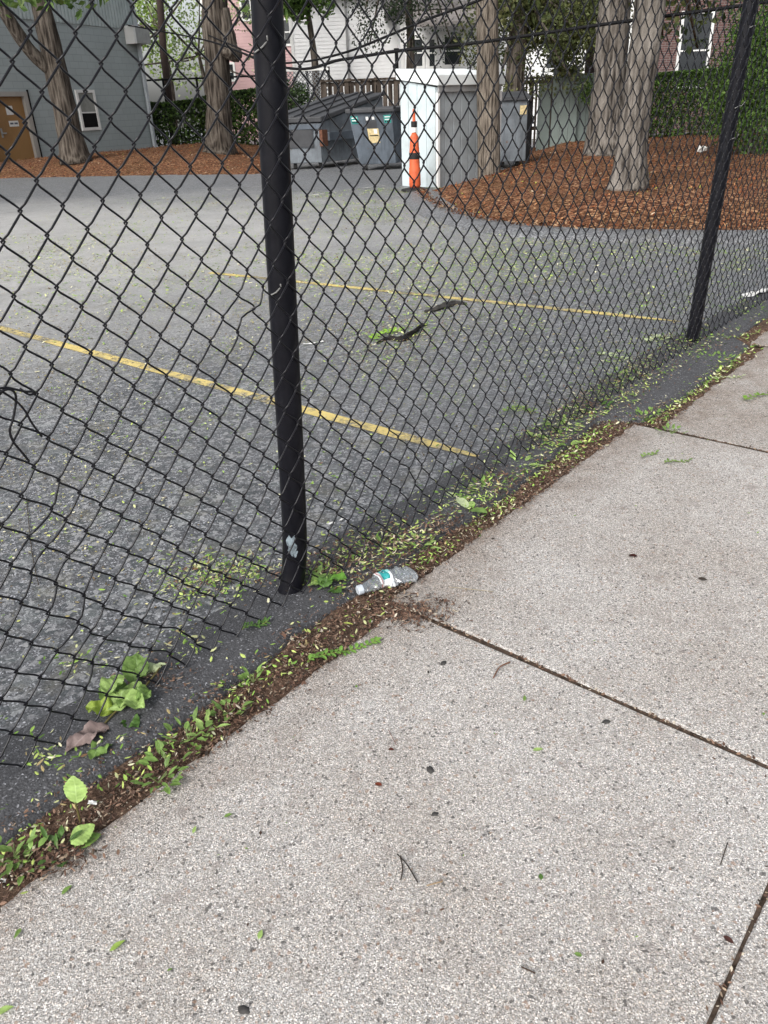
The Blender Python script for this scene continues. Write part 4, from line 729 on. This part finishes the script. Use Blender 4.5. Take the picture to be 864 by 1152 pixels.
# orange channel post
c = G(467, 215); ch = thing('channelizer_post', c, 'orange plastic traffic post with black bands beside the pale shed', 'traffic post')
M['orange'] = painted('faded_orange_plastic', (.62, .115, .04), .6, .35, 9); M['rubber'] = painted('black_rubber', (.014, .014, .014), .7, .4, 8)
m = MB(); m.tube([c+np.array([0, 0, z]) for z in (0, .04, .06)], [.24, .23, .1], 8); m.build('base', M['rubber'], ch)
cone = [(.06, .088), (.1, .098), (.36, .095), (.38, .087), (.62, .083), (.66, .078), (.84, .07), (.87, .05), (.9, .036)]
m = MB(); m.tube([c+np.array([0, 0, z]) for z, _ in cone], [r for _, r in cone], 20); m.build('body', M['orange'], ch, smooth=True)
m = MB(); m.tube([c+np.array([0, 0, z]) for z in (.9, 1.0, 1.01, 1.22, 1.25)], [.036, .034, .028, .022, .018], 14); m.build('handle', M['orange'], ch, smooth=True)
for z0, z1, r in ((.50, .60, .09), (.98, 1.07, .05)): m = MB(); m.tube([c+np.array([0, 0, z]) for z in (z0, z0+.005, z1-.005, z1)], [r-.004, r, r, r-.004], 20); m.build('band', M['rubber'], ch)
m = MB(); m.tube([c+np.array([0, 0, z]) for z in (.905, .978)], [.046, .046], 16); m.build('reflective_band', M['trim'], ch)
# dumpsters
def grimy(name, col):
    t = NT(name); n = t.noise(2.5, 6, .65); c = t.ramp(n, [(.35, tuple(x*.6 for x in col)), (.55, col), (.75, tuple(x*1.3 for x in col))])
    st = t.noise(1., 5, .7, co=t.scale(9, 9, .9)); c = t.mix(t.ramp(st, [(.52, 0.), (.66, .6)]), c, tuple(x*.45 for x in col)); ru = t.noise(7, 6, .75); c = t.mix(t.ramp(ru, [(.63, 0.), (.68, .8)]), c, (.13, .06, .035)); t.bump(t.noise(1.6, 2), .5, .05); return t.fin(c, .6, .35)
M['dump'] = grimy('slate_grey_steel', (.165, .185, .205)); M['dump2'] = grimy('dark_slate_steel', (.10, .12, .145)); M['lid'] = painted('black_plastic_lid', (.055, .057, .062), .55, .4, 3); M['rust'] = painted('rusty_steel', (.13, .055, .032), .9, .5, 20); M['teal'] = painted('teal_sticker', (.03, .27, .24), .5, .2, 20); M['cream'] = painted('peeling_cream_sticker', (.62, .5, .27), .7, .4, 25)
YD = 20.9; c = atY(364, 190, YD); XL = atY(322, 190, YD)[0]-.35; XC = c[0]
d1 = thing('dumpster', ((XL+XC)/2, YD+.9, 0), 'large slate grey dumpster with a sloping black lid, behind the small one', 'dumpster')
dep = 2.6; ang = np.array([.60, .80, 0]); z0 = .14; zf = atY(364, 131, YD)[2]; zbk = atY(425, 104, YD+dep*.8)[2]
FL, FR = np.array([XL, YD, 0]), np.array([XC, YD, 0]); BLp, BRp = FL+ang*dep, FR+ang*dep
V8 = lambda z, *p: [(*q[:2], z_) for q, z_ in zip(p, z)]
m = MB(); m.hexa(V8([z0]*4, FL, FR, BRp, BLp)+V8([zf-.14, zf-.14, zbk-.1, zbk-.1], FL, FR, BRp, BLp)); m.build('body', M['dump'], d1, bevel=.015)
m = MB(); e = np.array([.06, 0, 0]); q = [FL-e-ang*.06, FR+e-ang*.06, BRp+e, BLp-e]; m.hexa(V8([zf-.12, zf-.12, zbk-.08, zbk-.08], *q)+V8([zf, zf, zbk, zbk], *q)); m.build('lid', M['lid'], d1, bevel=.02)
for f0 in (.2, .5, .8):
    m = MB(); q0 = FL+(FR-FL)*(f0-.03); q1 = FL+(FR-FL)*(f0+.03); za = [zf+.003, zf+.003, zbk+.003, zbk+.003]; m.hexa(V8(za, q0-ang*.05, q1-ang*.05, q1+ang*dep*.98, q0+ang*dep*.98)+V8([z+.03 for z in za], q0-ang*.05, q1-ang*.05, q1+ang*dep*.98, q0+ang*dep*.98)); m.build('lid_rib', M['lid'], d1)
for f0 in (.02, .94):
    m = MB(); q0 = FL+(FR-FL)*f0; q1 = FL+(FR-FL)*(f0+.04); nb = np.array([0, -.05, 0]); m.hexa(V8([z0]*4, q0+nb, q1+nb, q1+nb*.1, q0+nb*.1)+V8([zf-.27]*4, q0+nb, q1+nb, q1+nb*.1, q0+nb*.1)); m.build('stiffener', M['dump'], d1)
m = MB(); m.hexa(V8([zf-.26]*4, FL-np.array([0, .05, 0]), FR-np.array([-.03, .05, 0]), FR+np.array([.03, 0, 0]), FL)+V8([zf-.16]*4, FL-np.array([0, .05, 0]), FR-np.array([-.03, .05, 0]), FR+np.array([.03, 0, 0]), FL)); m.build('rim', M['dump2'], d1)
sn2 = np.array([ang[1], -ang[0], 0]); pk = FR+ang*.12
m = MB(); m.hexa(V8([.62]*4, pk, pk+sn2*.16, pk+sn2*.16+ang*1.2, pk+ang*1.2)+V8([.80]*4, pk, pk+sn2*.16, pk+sn2*.16+ang*1.2, pk+ang*1.2)); m.build('fork_pocket', M['dump2'], d1); m = MB(); m.hexa(V8([.5]*4, pk-ang*.2+sn2*.004, pk+sn2*.1-ang*.2, pk+sn2*.1, pk+sn2*.004)+V8([.86]*4, pk-ang*.2+sn2*.004, pk+sn2*.1-ang*.2, pk+sn2*.1, pk+sn2*.004)); m.build('rusty_bracket', M['rust'], d1)
m = MB(); a = atY(330, 150, YD-.03); m.box(((XL+XC)/2+.12, YD-.02, .72), (.62, .03, .46)); m.build('worn_panel', M['lid'], d1)
for p in (FL+ang*.2+np.array([.45, 0, 0]), FR+ang*.2-np.array([.2, 0, 0]), BRp-ang*.2-np.array([.2, 0, 0])): m = MB(); m.tube([(p[0]-.04, p[1], .08), (p[0]+.04, p[1], .08)], .08, 14); m.build('wheel', M['rubber'], d1)
YS = 19.6; pA, pB, pC, pD = [atY(x, y, YS) for x, y in ((405, 186), (446, 186), (439.5, 125), (392, 129))]
d2 = thing('dumpster', ((pA[0]+pB[0])/2, YS+.6, 0), 'small slate dumpster with tapered front and teal corner stickers beside the shed', 'dumpster')
dd = np.array([.42, 1.25, 0]); zlo = .13; zt1 = float((pC[2]+pD[2])/2)
fA, fB, fC, fD = np.array([pA[0], YS, zlo]), np.array([pB[0], YS, zlo]), np.array([pC[0]+.02, YS-.1, zt1]), np.array([pD[0], YS-.1, zt1])
m = MB(); m.hexa([fA, fB, fB+dd, fA+dd, fD, fC, fC+dd+np.array([.3, 0, 0]), fD+dd]); m.build('body', M['dump2'], d2, bevel=.012)
m = MB(); o1, o2 = np.array([-.07, -.06, .003]), np.array([.07, -.06, .003]); hh = np.array([0, 0, .09]); m.hexa([fD+o1, fC+o2, fC+dd+np.array([.4, 0, .003]), fD+dd+np.array([-.06, 0, .003]), fD+o1+hh, fC+o2+hh, fC+dd+np.array([.4, 0, .12]), fD+dd+np.array([-.06, 0, .12])]); m.build('lid', M['lid'], d2, bevel=.02)
def onface(u_, v_): a = fA+(fB-fA)*u_; b = fD+(fC-fD)*u_; return a+(b-a)*v_
nf = np.cross(fB-fA, fD-fA); nf /= np.linalg.norm(nf)
def sticker(u0, u1, v0, v1, mat, name, par, lift=.004):
    m = MB(); q = [onface(u0, v0), onface(u1, v0), onface(u1, v1), onface(u0, v1)]; q0 = [p+nf*.0005 for p in q]; q1 = [p+nf*lift for p in q]; m.hexa([q0[0], q0[1], q1[1], q1[0], q0[3], q0[2], q1[2], q1[3]]); return m.build(name, M[mat], par)
for u0 in (.03, .80):
    st = sticker(u0, u0+.17, .80, .95, 'teal', 'sticker', d2)
    for v in (.905, .855): sticker(u0+.02, u0+.15, v, v+.018, 'trim', 'white_stripe', st, .006)
    for k in range(3): sticker(u0+.02+k*.045, u0+.05+k*.045, .815, .843, 'black', 'dark_figure', st, .006)
sticker(.36, .62, .46, .86, 'lid', 'dark_patch', d2, .003); st = sticker(.37, .64, .42, .70, 'cream', 'sticker', d2, .006); sticker(.40, .62, .555, .575, 'black', 'tear', st, .009); sticker(.52, .60, .60, .69, 'trim', 'pale_flake', st, .009); sticker(.38, .44, .86, .93, 'paper', 'paper_mark', d2); sticker(.52, .58, .87, .925, 'paper', 'paper_mark', d2)
for p in (fA+np.array([.15, .1, 0]), fB+np.array([-.2, .1, 0]), fB+dd-np.array([.2, .2, 0]), fA+dd-np.array([-.2, .2, 0])): m = MB(); m.tube([(p[0]-.03, p[1], .075), (p[0]+.03, p[1], .075)], .075, 14); m.build('wheel', M['rubber'], d2)
c3a, c3b = GI(556, 188), GI(592, 186); YT = 18.4; xa, xb = atY(557, 150, YT)[0], atY(592.5, 150, YT)[0]; zt3 = atY(575, 113, YT)[2]
d3 = thing('dumpster', ((xa+xb)/2, YT+.6, .0), 'blue grey dumpster half hidden behind the wooden pole and shed', 'dumpster')
m = MB(); m.hexa([(xa, YT, .14), (xb, YT, .14), (xb+.1, YT+1.2, .14), (xa, YT+1.2, .14), (xa, YT, zt3), (xb, YT, zt3), (xb+.1, YT+1.2, zt3+.1), (xa, YT+1.2, zt3+.1)]); m.build('body', M['dump'], d3, bevel=.015)
m = MB(); m.hexa([(xa-.06, YT-.06, zt3+.003), (xb+.06, YT-.06, zt3+.003), (xb+.16, YT+1.25, zt3+.103), (xa-.06, YT+1.25, zt3+.103), (xa-.06, YT-.06, zt3+.06), (xb+.06, YT-.06, zt3+.06), (xb+.16, YT+1.25, zt3+.18), (xa-.06, YT+1.25, zt3+.18)]); m.build('lid', M['lid'], d3)
m = MB(); m.hexa([(xb+.002, YT+.02, .14), (xb+.09, YT+.02, .14), (xb+.16, YT+1.15, .14), (xb+.103, YT+1.15, .14), (xb+.002, YT+.02, zt3-.03), (xb+.09, YT+.02, zt3-.03), (xb+.16, YT+1.15, zt3), (xb+.103, YT+1.15, zt3)]); m.build('side_bracket', M['black'], d3)
sx0, sz0 = atY(587, 126, YT)[0], atY(587, 120, YT)[2]; m = MB(); m.box((sx0+.03, YT-.008, sz0-.06), (.14, .012, .17)); m.build('sticker', M['cream'], d3)
for x in (xa+.2, xb-.15): m = MB(); m.tube([(x-.03, YT+.15, .07+.05), (x+.03, YT+.15, .12)], .1, 14); m.build('wheel', M['rubber'], d3)
# fences behind
M['brownwood'] = bark('dark_fence_wood', (.025, .02, .017), (.06, .048, .04), (.11, .09, .075), .5)
def picket(P, Q, z1, w, gap, mat, name, lab, rails=(.3, .8), top=None, zc2=0., lattice=False):
    P = np.array(P); Q = np.array(Q); L = float(np.linalg.norm((Q-P)[:2])); f = thing(name, (P+Q)/2, lab, 'fence'); m = MB(); k = int(L/(w+gap))
    for i in range(k): s = i*(w+gap); wallbox(P, Q, s, s+w, zc2, z1*(1+.01*(random.random()-.5)), -.01, .012, mb=m)
    m.build('boards', M[mat], f)
    for r_ in rails: wallbox(P, Q, 0, L, z1*r_-.05, z1*r_+.05, -.06, -.012).build('rail', M[mat], f)
    for s in np.arange(0, L+.01, max(L/3, .5)): wallbox(P, Q, s-.06, s+.06, 0, z1+.08, -.16, -.062).build('post', M[mat], f)
    if top: wallbox(P, Q, -.05, L+.05, z1+.003, z1+.06, -.07, .06).build('cap_rail', M[mat], f)
    return f
Y = 25.; a, b = atY(366, 150, Y), atY(455, 150, Y); zt4 = atY(410, 91, Y)[2]; picket((a[0], Y, 0), (b[0], Y, 0), zt4, .12, .035, 'brownwood', 'wood_fence', 'dark brown wooden fence right behind the dumpsters', (.2, .62, .97), True)
Y = 26.; a, b = atY(578, 150, Y), atY(632, 150, Y); zt5 = atY(600, 89, Y)[2]; picket((a[0], Y, 0), (b[0], Y, 0), zt5, .06, .09, 'brownwood', 'wood_railing', 'dark open slat railing between tree trunk and green grey panels', (.3, .96), True)
M['panelg'] = painted('green_grey_panel', (.19, .23, .215), .6, .2, 1.5)
Y = 24.; gp = thing('panel_fence', (atY(630, 160, Y)[0], Y, 0), 'tall green grey board fence panels behind the mulch bed', 'fence')
for (x0, x1, yt, dy) in ((604, 618, 94, 0), (618.5, 647, 75, -.12), (648, 690, 82, .05)):
    a, b = atY(x0, 140, Y)[0], atY(x1, 140, Y)[0]; z = atY((x0+x1)/2, yt, Y)[2]; k = max(1, int((b-a)/.22)); m = MB()
    for i in range(k): m.box((a+(b-a)*(i+.5)/k, Y+dy, z/2), ((b-a)/k-.012, .05, z))
    m.build('panel', M['panelg'], gp)
M['wire'] = painted('grey_wire', (.22, .23, .24), .5)
Y = 29.; P_, Q_ = np.array([atY(300, 120, Y)[0], Y, 0]), np.array([atY(372, 120, Y)[0], Y, 0]); zt6 = atY(340, 80, Y)[2]; lf = thing('lattice_fence', (P_+Q_)/2, 'grey lattice fence behind the large dumpster', 'fence'); m = MB(); L = Q_[0]-P_[0]
for sg in (-1, 1):
    for k in np.arange(-zt6, L, .13):
        s0, s1 = (k, k+zt6) if sg > 0 else (k+zt6, k); A, B = np.array([P_[0]+s0, Y+sg*.006, .02]), np.array([P_[0]+s1, Y+sg*.006, zt6]); d = B-A
        t0, t1 = sorted([(P_[0]-A[0])/d[0], (Q_[0]-A[0])/d[0]]); t0, t1 = max(0, t0), min(1, t1)
        if t1 > t0: m.tube([A+d*t0, A+d*t1], .013, 4)
m.build('lattice', M['wire'], lf)
for s in np.linspace(0, L, 4): wallbox(P_, Q_, s-.04, s+.04, 0, zt6+.1, -.1, -.03).build('post', M['black'], lf)
wallbox(P_, Q_, 0, L, zt6, zt6+.07, -.03, .03).build('cap_rail', M['trim'], lf)
Y = 37.; P_, Q_ = np.array([atY(150, 120, Y)[0], Y, 0]), np.array([atY(300, 120, Y)[0], Y, 0]); zt7 = atY(225, 88, Y)[2]; L = Q_[0]-P_[0]; rf = thing('metal_railing', (P_+Q_)/2, 'thin black pipe railing above the left hedge', 'railing')
for z in (zt7, zt7*.5): m = MB(); m.tube([(P_[0], Y, z), (Q_[0], Y, z)], .035, 8); m.build('rail', M['black'], rf)
for s in np.linspace(0, L, 5): m = MB(); m.tube([(P_[0]+s, Y, 0), (P_[0]+s, Y, zt7+.05)], .045, 8); m.build('post', M['black'], rf)
# roof vent pipe near the white house
Y = 27.; a = atY(447, 100, Y); zt8 = atY(447, 56, Y)[2]; vp = thing('vent_pipe', (a[0], Y, 0), 'upright black pipe standing between the white houses', 'pipe'); m = MB(); m.tube([(a[0], Y, 0), (a[0], Y, zt8)], .055, 10); m.build('pipe', M['black'], vp); m = MB(); m.tube([(a[0], Y, zt8), (a[0], Y, zt8+.04)], .08, 10); m.build('cap', M['black'], vp)

# ------------------------------------------------------------------ trees, poles, hedges
def trunkmesh(pts, rs, seed, seg=26, amp=.09, flare=.45, k=8):
    P = smoothpath(pts, k); n_ = len(P); rr = np.interp(np.linspace(0, 1, n_), np.linspace(0, 1, len(rs)), rs); z0 = P[0][2]
    rr = rr*(1+flare*np.exp(-np.array([max(0, p[2]-z0) for p in P])/(.5*rs[0]+.12)))
    m = MB(); m.tube(P, list(rr), seg, jit=lambda i, j: 1+amp*(float(fnoise(j*1.15, i*.33, 0, seed))-.5)*2+.05*math.sin(j*2*math.pi/seg*5+seed)*math.exp(-i*.12)); return m
def leafcloud(name, centers, radii, n, size, cols, parent=None, mat='leaf', flat=1., shell=.55, loc=None):
    centers = np.array(centers, float); radii = np.array(radii, float).reshape(len(centers), -1); vol = radii[:, 0]**2; k = rng.choice(len(centers), n, p=vol/vol.sum())
    d = rng.normal(size=(n, 3)); d /= np.linalg.norm(d, axis=1)[:, None]; r = shell+(1-shell)*rng.random(n)**.5; r = np.where(rng.random(n) < .35, rng.random(n)**.4, r)
    C = centers[k]+d*r[:, None]*(radii[k] if radii.shape[1] == 3 else radii[k]*np.array([1, 1, flat]))*(.8+.45*rng.random((n, 1)))
    ax_ = rng.normal(size=(n, 3)); ax_ /= np.linalg.norm(ax_, axis=1)[:, None]; b_ = np.cross(ax_, rng.normal(size=(n, 3))+d*.6); b_ /= np.linalg.norm(b_, axis=1)[:, None]; L = (size*rng.uniform(.6, 1.3, n))[:, None]
    nn = np.cross(ax_, b_); V = np.stack([C-ax_*L*.5, C+b_*L*.28+nn*L*.06, C+ax_*L*.5, C-b_*L*.28+nn*L*.06], 1); i = np.arange(n)[:, None]*4
    cols = np.array(cols); cl = cols[(k*7+rng.integers(0, 2, n)) % len(cols)]*rng.uniform(.65, 1.35, (n, 1))
    return link(name, V.reshape(-1, 3), i+np.array([[0, 1, 2, 3]]), M[mat], parent, cl, loc=loc)
OL = [(.075, .095, .03), (.05, .075, .025), (.09, .1, .035), (.035, .055, .02)]; BR = [(.10, .17, .035), (.07, .13, .03), (.13, .2, .05), (.055, .10, .025)]; DK2 = [(.02, .035, .014), (.03, .05, .02), (.015, .026, .012)]
def clumps(c, R_, r_, n, flat=.7): return [np.array(c)+np.array([random.gauss(0, 1)*R_*.5, random.gauss(0, 1)*R_*.5, random.gauss(0, 1)*R_*.5*flat]) for _ in range(n)], [r_*random.uniform(.6, 1.3) for _ in range(n)]
def tree(name, lab, pts, rs, seed, mat='bark', crown=None, cols=BR, limbs=(), nleaf=5000, size=.16, amp=.09, flare=.45, extra=()):
    t = thing(name, pts[0], lab, 'tree'); trunkmesh(pts, rs, seed, amp=amp, flare=flare).build('trunk', M[mat], t, smooth=True)
    for lp, lr in limbs: trunkmesh(lp, lr, seed+3, 16, amp, 0.).build('branch', M[mat], t, smooth=True)
    if crown:
        cs, rr = [], []
        for (c, R_, r_, n_) in crown: a, b = clumps(c, R_, r_, n_); cs += a; rr += b
        top = np.array(pts[-1]); m = MB()
        for c in cs[::2]: mid = (top+c)/2+np.array([0, 0, -.3]); m.tube(smoothpath([top-np.array([0, 0, .3]), mid, c], 4), [.05]*4+[.04]*2+[.025]*3, 6)
        m.build('twigs', M[mat], t, smooth=True); leafcloud('crown', cs, rr, nleaf, size, cols, t)
    return t
v = lambda px, py, Y: atY(px, py, Y)
LT = G(85, 181, .26); LT[2] = .2; Y = LT[1]
tree('deciduous_tree', 'forked leaning tree in front of the grey block building', [LT, v(74, 130, Y), v(63, 80, Y), v(52, 30, Y), v(42, -20, Y), v(30, -150, Y)], [.325, .305, .29, .265, .225, .16], 1, 'bark', [((-11, Y+1, 10.5), 3.6, 1.3, 22), (v(60, -14, Y-2), .9, .35, 5), (v(20, -12, Y-3), 1., .4, 4), (v(105, -18, Y-2), .9, .35, 4)], BR, [([v(60, 82, Y), v(35, 58, Y-.3), v(10, 22, Y-.6), v(-15, -25, Y-.8), v(-35, -70, Y-1)], [.185, .17, .155, .13, .09])], 7000, .24)
BT = G(247, 171, .25); BT[2] = .2; Y = BT[1]
bt_ = tree('deciduous_tree', 'thick straight tree with a burl on its right side before the left hedge', [BT, v(246, 120, Y), v(244, 70, Y), v(242, 20, Y), v(240, -40, Y), v(238, -170, Y)], [.39, .355, .345, .36, .345, .25], 2, 'bark', [((-6.5, Y+1, 14.), 4.5, 1.5, 24), (v(290, -14, Y-4), .9, .35, 4)], BR, [], 7000, .26)
m = MB(); q = v(259, 60, Y-.1); m.tube(smoothpath([v(250, 10, Y-.1), v(256, 40, Y-.1), q, v(258, 68, Y-.1)], 5), [.2]*5+[.24]*4+[.34]*3+[.29]*2+[.16]*2, 16, jit=lambda i, j: 1+.25*(float(fnoise(i*.7, j*.8, 0, 8))-.5)); m.build('burl', M['bark'], bt_, smooth=True)
T1 = GI(680, 174); Y = T1[1]
tree('deciduous_tree', 'grey barked tree at the rear of the mulch bed, left one of two big trunks', [T1, v(682, 130, Y), v(686, 80, Y), v(689, 30, Y), v(694, -20, Y), v(712, -200, Y)], [.335, .32, .315, .31, .29, .2], 3, 'barkg', [((7.3, Y, 11.5), 4., 1.4, 24)], OL, [], 7000, .2, amp=.13)
T2 = GI(706, 213); Y = T2[1]
tree('deciduous_tree', 'grey barked tree nearest the fence on the mulch bed, right one of two big trunks', [T2, v(711, 160, Y), v(719, 100, Y), v(727, 40, Y), v(733, -10, Y), v(752, -230, Y)], [.195, .178, .174, .172, .172, .13], 4, 'barkg', [((5., Y, 10.), 3.4, 1.2, 24), (v(772, -4, Y+6), .9, .35, 6), (v(742, 8, Y+7), .7, .3, 4), (v(690, -6, Y+7), .9, .35, 5)], OL, [], 7000, .17, amp=.13, flare=.42)
Y = 15.05; WP = v(550.5, 205, Y); WP[2] = -.02; wp = thing('wooden_pole', WP, 'weathered bare wooden utility pole in front of the shed end', 'pole'); trunkmesh([WP, v(549, 100, Y), v(548, 0, Y), v(546, -200, Y)], [.2, .19, .18, .16], 5, 20, .03, .05).build('pole', M['polewood'], wp, smooth=True)
YP = 31.; cps = v(546, -200, Y); m = MB(); m.box((cps[0], cps[1]-.22, cps[2]-.4), (2., .1, .12), .2); m.build('crossarm', M['polewood'], wp)
T3 = G(578, 168); Y = 23.; T3 = np.array([v(577, 160, Y)[0], Y, 0.])
tree('conifer_tree', 'dark leaning pine with olive hanging foliage behind the wooden pole', [T3, v(577, 120, Y), v(580, 80, Y), v(584, 40, Y), v(588, -40, Y)], [.3, .27, .24, .2, .14], 6, 'bark', [(v(600, 18, Y), 1.8, .5, 26), (v(632, 34, Y+.5), 1.4, .42, 20), (v(568, 8, Y-.3), 1., .4, 9), (v(655, 12, Y), 1.5, .45, 18), (v(590, 50, Y+.4), .9, .35, 8), (v(645, 70, Y+.4), .5, .3, 4)], [(.10, .12, .04), (.14, .145, .055), (.065, .085, .03), (.08, .095, .035)], [], 17000, .10)
Y = 27.; T4 = np.array([v(478, 160, Y)[0]-.6, Y+1, 0.])
tree('conifer_tree', 'dark pine hanging its boughs over the white houses', [T4, v(462, 60, Y+1), v(458, -20, Y+1), v(450, -160, Y+1)], [.13, .12, .11, .08], 7, 'bark', [(v(435, -4, Y), 1.3, .45, 12), (v(416, 34, Y-.3), .5, .35, 4), (v(470, 4, Y), 1.2, .4, 6), (v(445, 22, Y), .7, .35, 5), (v(530, 52, Y+2), .9, .35, 6), (v(440, -70, Y), 2.5, .8, 12)], DK2+[(.035, .05, .022)], [], 6500, .10)
Y = 44.
for (px, py, lab, r_, cl, n_) in [(178, 25, 'light green leafy tree beside the grey building corner', 2.6, [(.22, .34, .06), (.3, .42, .09), (.16, .26, .05)], 2400), (222, 55, 'pale thin leaved tree behind the left hedge', 3.0, [(.25, .33, .14), (.33, .4, .2), (.12, .17, .07)], 1500), (342, -14, 'bright green tree top above the white clapboard house', 2.0, [(.13, .22, .05), (.09, .16, .04)], 2600)]:
    c = v(px, py, Y if px < 300 else 31.); b0 = np.array([c[0], c[1], 0.])
    tree('deciduous_tree', lab, [b0, b0*.5+c*.5+np.array([.2, 0, 0]), c], [.16, .12, .06], px, 'bark', [(c, r_*1.4 if px < 300 else 1.3, r_*.42 if px < 300 else .4, 16)], cl, [], n_, .2)
Y = 38.; a = v(187, 115, Y); dp = thing('utility_pole', (a[0], Y, 0), 'thin dark pole rising behind the hedge beside the grey building', 'pole'); m = MB(); m.tube([(a[0]+.1, Y, 0), v(184, 60, Y), v(180, 0, Y), v(172, -120, Y)], [.16, .15, .14, .12], 12); m.build('pole', painted('dark_pole_wood', (.045, .03, .025), .9), dp, smooth=True); q = v(172, -120, Y); m = MB(); m.box((q[0], Y-.2, q[2]-.5), (2.2, .1, .12)); m.build('crossarm', M['brownwood'], dp)
def hedge(name, lab, P, Q, dep, h, n, size, cols, wob=.12, stems=True, cat='hedge'):
    P = np.array(P, float); Q = np.array(Q, float); L = float(np.linalg.norm((Q-P)[:2])); u = (Q-P)/np.linalg.norm(Q-P); w = np.array([-u[1], u[0], 0]); t = thing(name, (P+Q)/2+w*dep/2, lab, cat)
    k = int(n); f = rng.random(k); s = rng.random(k)*L; d = rng.random(k)*dep; z = .06*h+rng.random(k)**.8*h*.94; hh = h*(1+wob*(fnoise(s*1.1, 0, 0, 9)-.5)*2); dd = wob*2*(fnoise(s*1.6, z*1.6, 0, 10)-.5)
    d = np.where(f < .5, dd+rng.exponential(.1, k), d); z = np.where((f > .5) & (f < .8), hh-rng.exponential(.06, k), z); z = np.minimum(z, hh)
    C = P+u*s[:, None]+w*d[:, None]; C[:, 2] = P[2]+z
    keep = (fnoise(s*3, z*3, d*2, 11) > .26) | (f > .55); C = C[keep]; k = len(C)
    ax_ = rng.normal(size=(k, 3)); ax_ /= np.linalg.norm(ax_, axis=1)[:, None]; b_ = np.cross(ax_, rng.normal(size=(k, 3))-w*.5); b_ /= np.linalg.norm(b_, axis=1)[:, None]; Lf = (size*rng.uniform(.6, 1.3, k))[:, None]
    V = np.stack([C-ax_*Lf*.5, C+b_*Lf*.3, C+ax_*Lf*.5, C-b_*Lf*.3], 1); cl = np.array(cols)[rng.integers(0, len(cols), k)]*rng.uniform(.7, 1.3, (k, 1)); link('foliage', V.reshape(-1, 3), np.arange(k)[:, None]*4+np.array([[0, 1, 2, 3]]), M['leaf'], t, cl)
    m = MB()
    for i in range(int(L/.25)):
        p = P+u*(i+.5)*.25+w*dep*random.uniform(.25, .8)
        for j in range(2): e = p+np.array([random.uniform(-.25, .25), random.uniform(-.2, .2), h*random.uniform(.55, .9)]); m.tube([p, (p+e)/2+np.array([random.uniform(-.08, .08), 0, 0]), e], [.025, .018, .008], 5)
    m.build('stems', M['bark'], t); return t
a, b = v(165, 165, 33.5), v(345, 165, 33.5); zt9 = v(250, 103, 33.5)[2]; hedge('hedge', 'dark green hedge behind the thick tree at left', (a[0], 33.5, 0), (b[0], 33.5, 0), 1.4, zt9, 15000, .14, BR[:2]+DK2[:2]+[(.05, .085, .025)], .16)
a, b = v(560, 165, 30.), v(700, 165, 30.); 
YH = 24.5; a, b = v(655, 165, YH), v(842, 165, YH); zt9 = v(770, 78, YH)[2]; hedge('hedge', 'flat topped green hedge at the back of the mulch bed', (a[0], YH, .1), (b[0], YH, .1), 1.2, zt9-.1, 22000, .085, [(.12, .21, .04), (.085, .155, .035), (.055, .10, .027), (.035, .06, .02)], .05)
def bush(name, lab, px, pyb, Y, blobs, n, size, cols, stems=6):
    b0 = v(px, pyb, Y); b0[2] = max(0, MZ(b0[0], Y)); t = thing(name, b0, lab, 'bush'); cs = [v(x, y, Y+dy) for x, y, r_, dy in blobs]; leafcloud('foliage', cs, [r_ for *_, r_, _ in [(x, y, r_, dy) for x, y, r_, dy in blobs]], n, size, cols, t); m = MB()
    for i in range(stems): e = cs[i % len(cs)]; p = b0+np.array([random.uniform(-.15, .15), random.uniform(-.15, .15), -.03]); m.tube(smoothpath([p, (p*.6+e*.4)+np.array([random.uniform(-.15, .15), 0, 0]), e], 4), [.035]*5+[.02]*4, 7)
    m.build('stems', M['barkg'], t, smooth=True); return t
bush('bush', 'tall bright green shrub behind the right fence post', 838, 205, 16.5, [(858, 60, .75, 0), (836, 85, .68, .3), (872, 90, .8, 0), (846, 120, .75, 0), (880, 135, .8, -.3), (828, 130, .55, .4), (816, 100, .45, .8), (862, 25, .6, 0), (890, 50, .8, 0)], 17000, .075, [(.11, .20, .04), (.08, .16, .035), (.16, .26, .06), (.05, .09, .025)], 9)
bush('bush', 'small green shrub between panel fence and the left big trunk', 664, 150, 23.3, [(664, 98, .3, 0), (668, 108, .3, 0), (660, 104, .25, 0), (686, 92, .25, 0)], 900, .08, BR)
bush('bush', 'small dark shrub behind the left post next to the large dumpster', 331, 140, 24., [(329, 108, .4, 0), (335, 116, .45, 0), (325, 124, .5, 0)], 1500, .09, DK2+BR[3:])
# overhead cables
def cable(pts, r, lab):
    m = MB(); m.tube(smoothpath(pts, 10), r, 6); o = m.build('utility_cable', M['black'], None, True, pts[0]); tag(o, lab, 'cable', 'cables sagging behind the fence')
YC = 12.9
cable([v(136, 27, 33.2), v(230, 45, 24), v(318, 75.5, 15), v(385, 67, 13), v(450, 57, 12.2), v(537, 48, YC-1), v(675, 28, 11.5), v(836, 6, 11), v(1000, -20, 10.6)], .022, 'thick black cable sagging low across the white houses to the upper right')
cable([v(235, 40, 24), v(300, 66, 18), v(335, 70, 15), v(385, 60, 13.5), v(430, 43, 12.8), v(480, 22, 12.4), v(535, 2, 12), v(600, -25, 11.7)], .017, 'thinner cable rising steeply above the other towards the wooden pole')
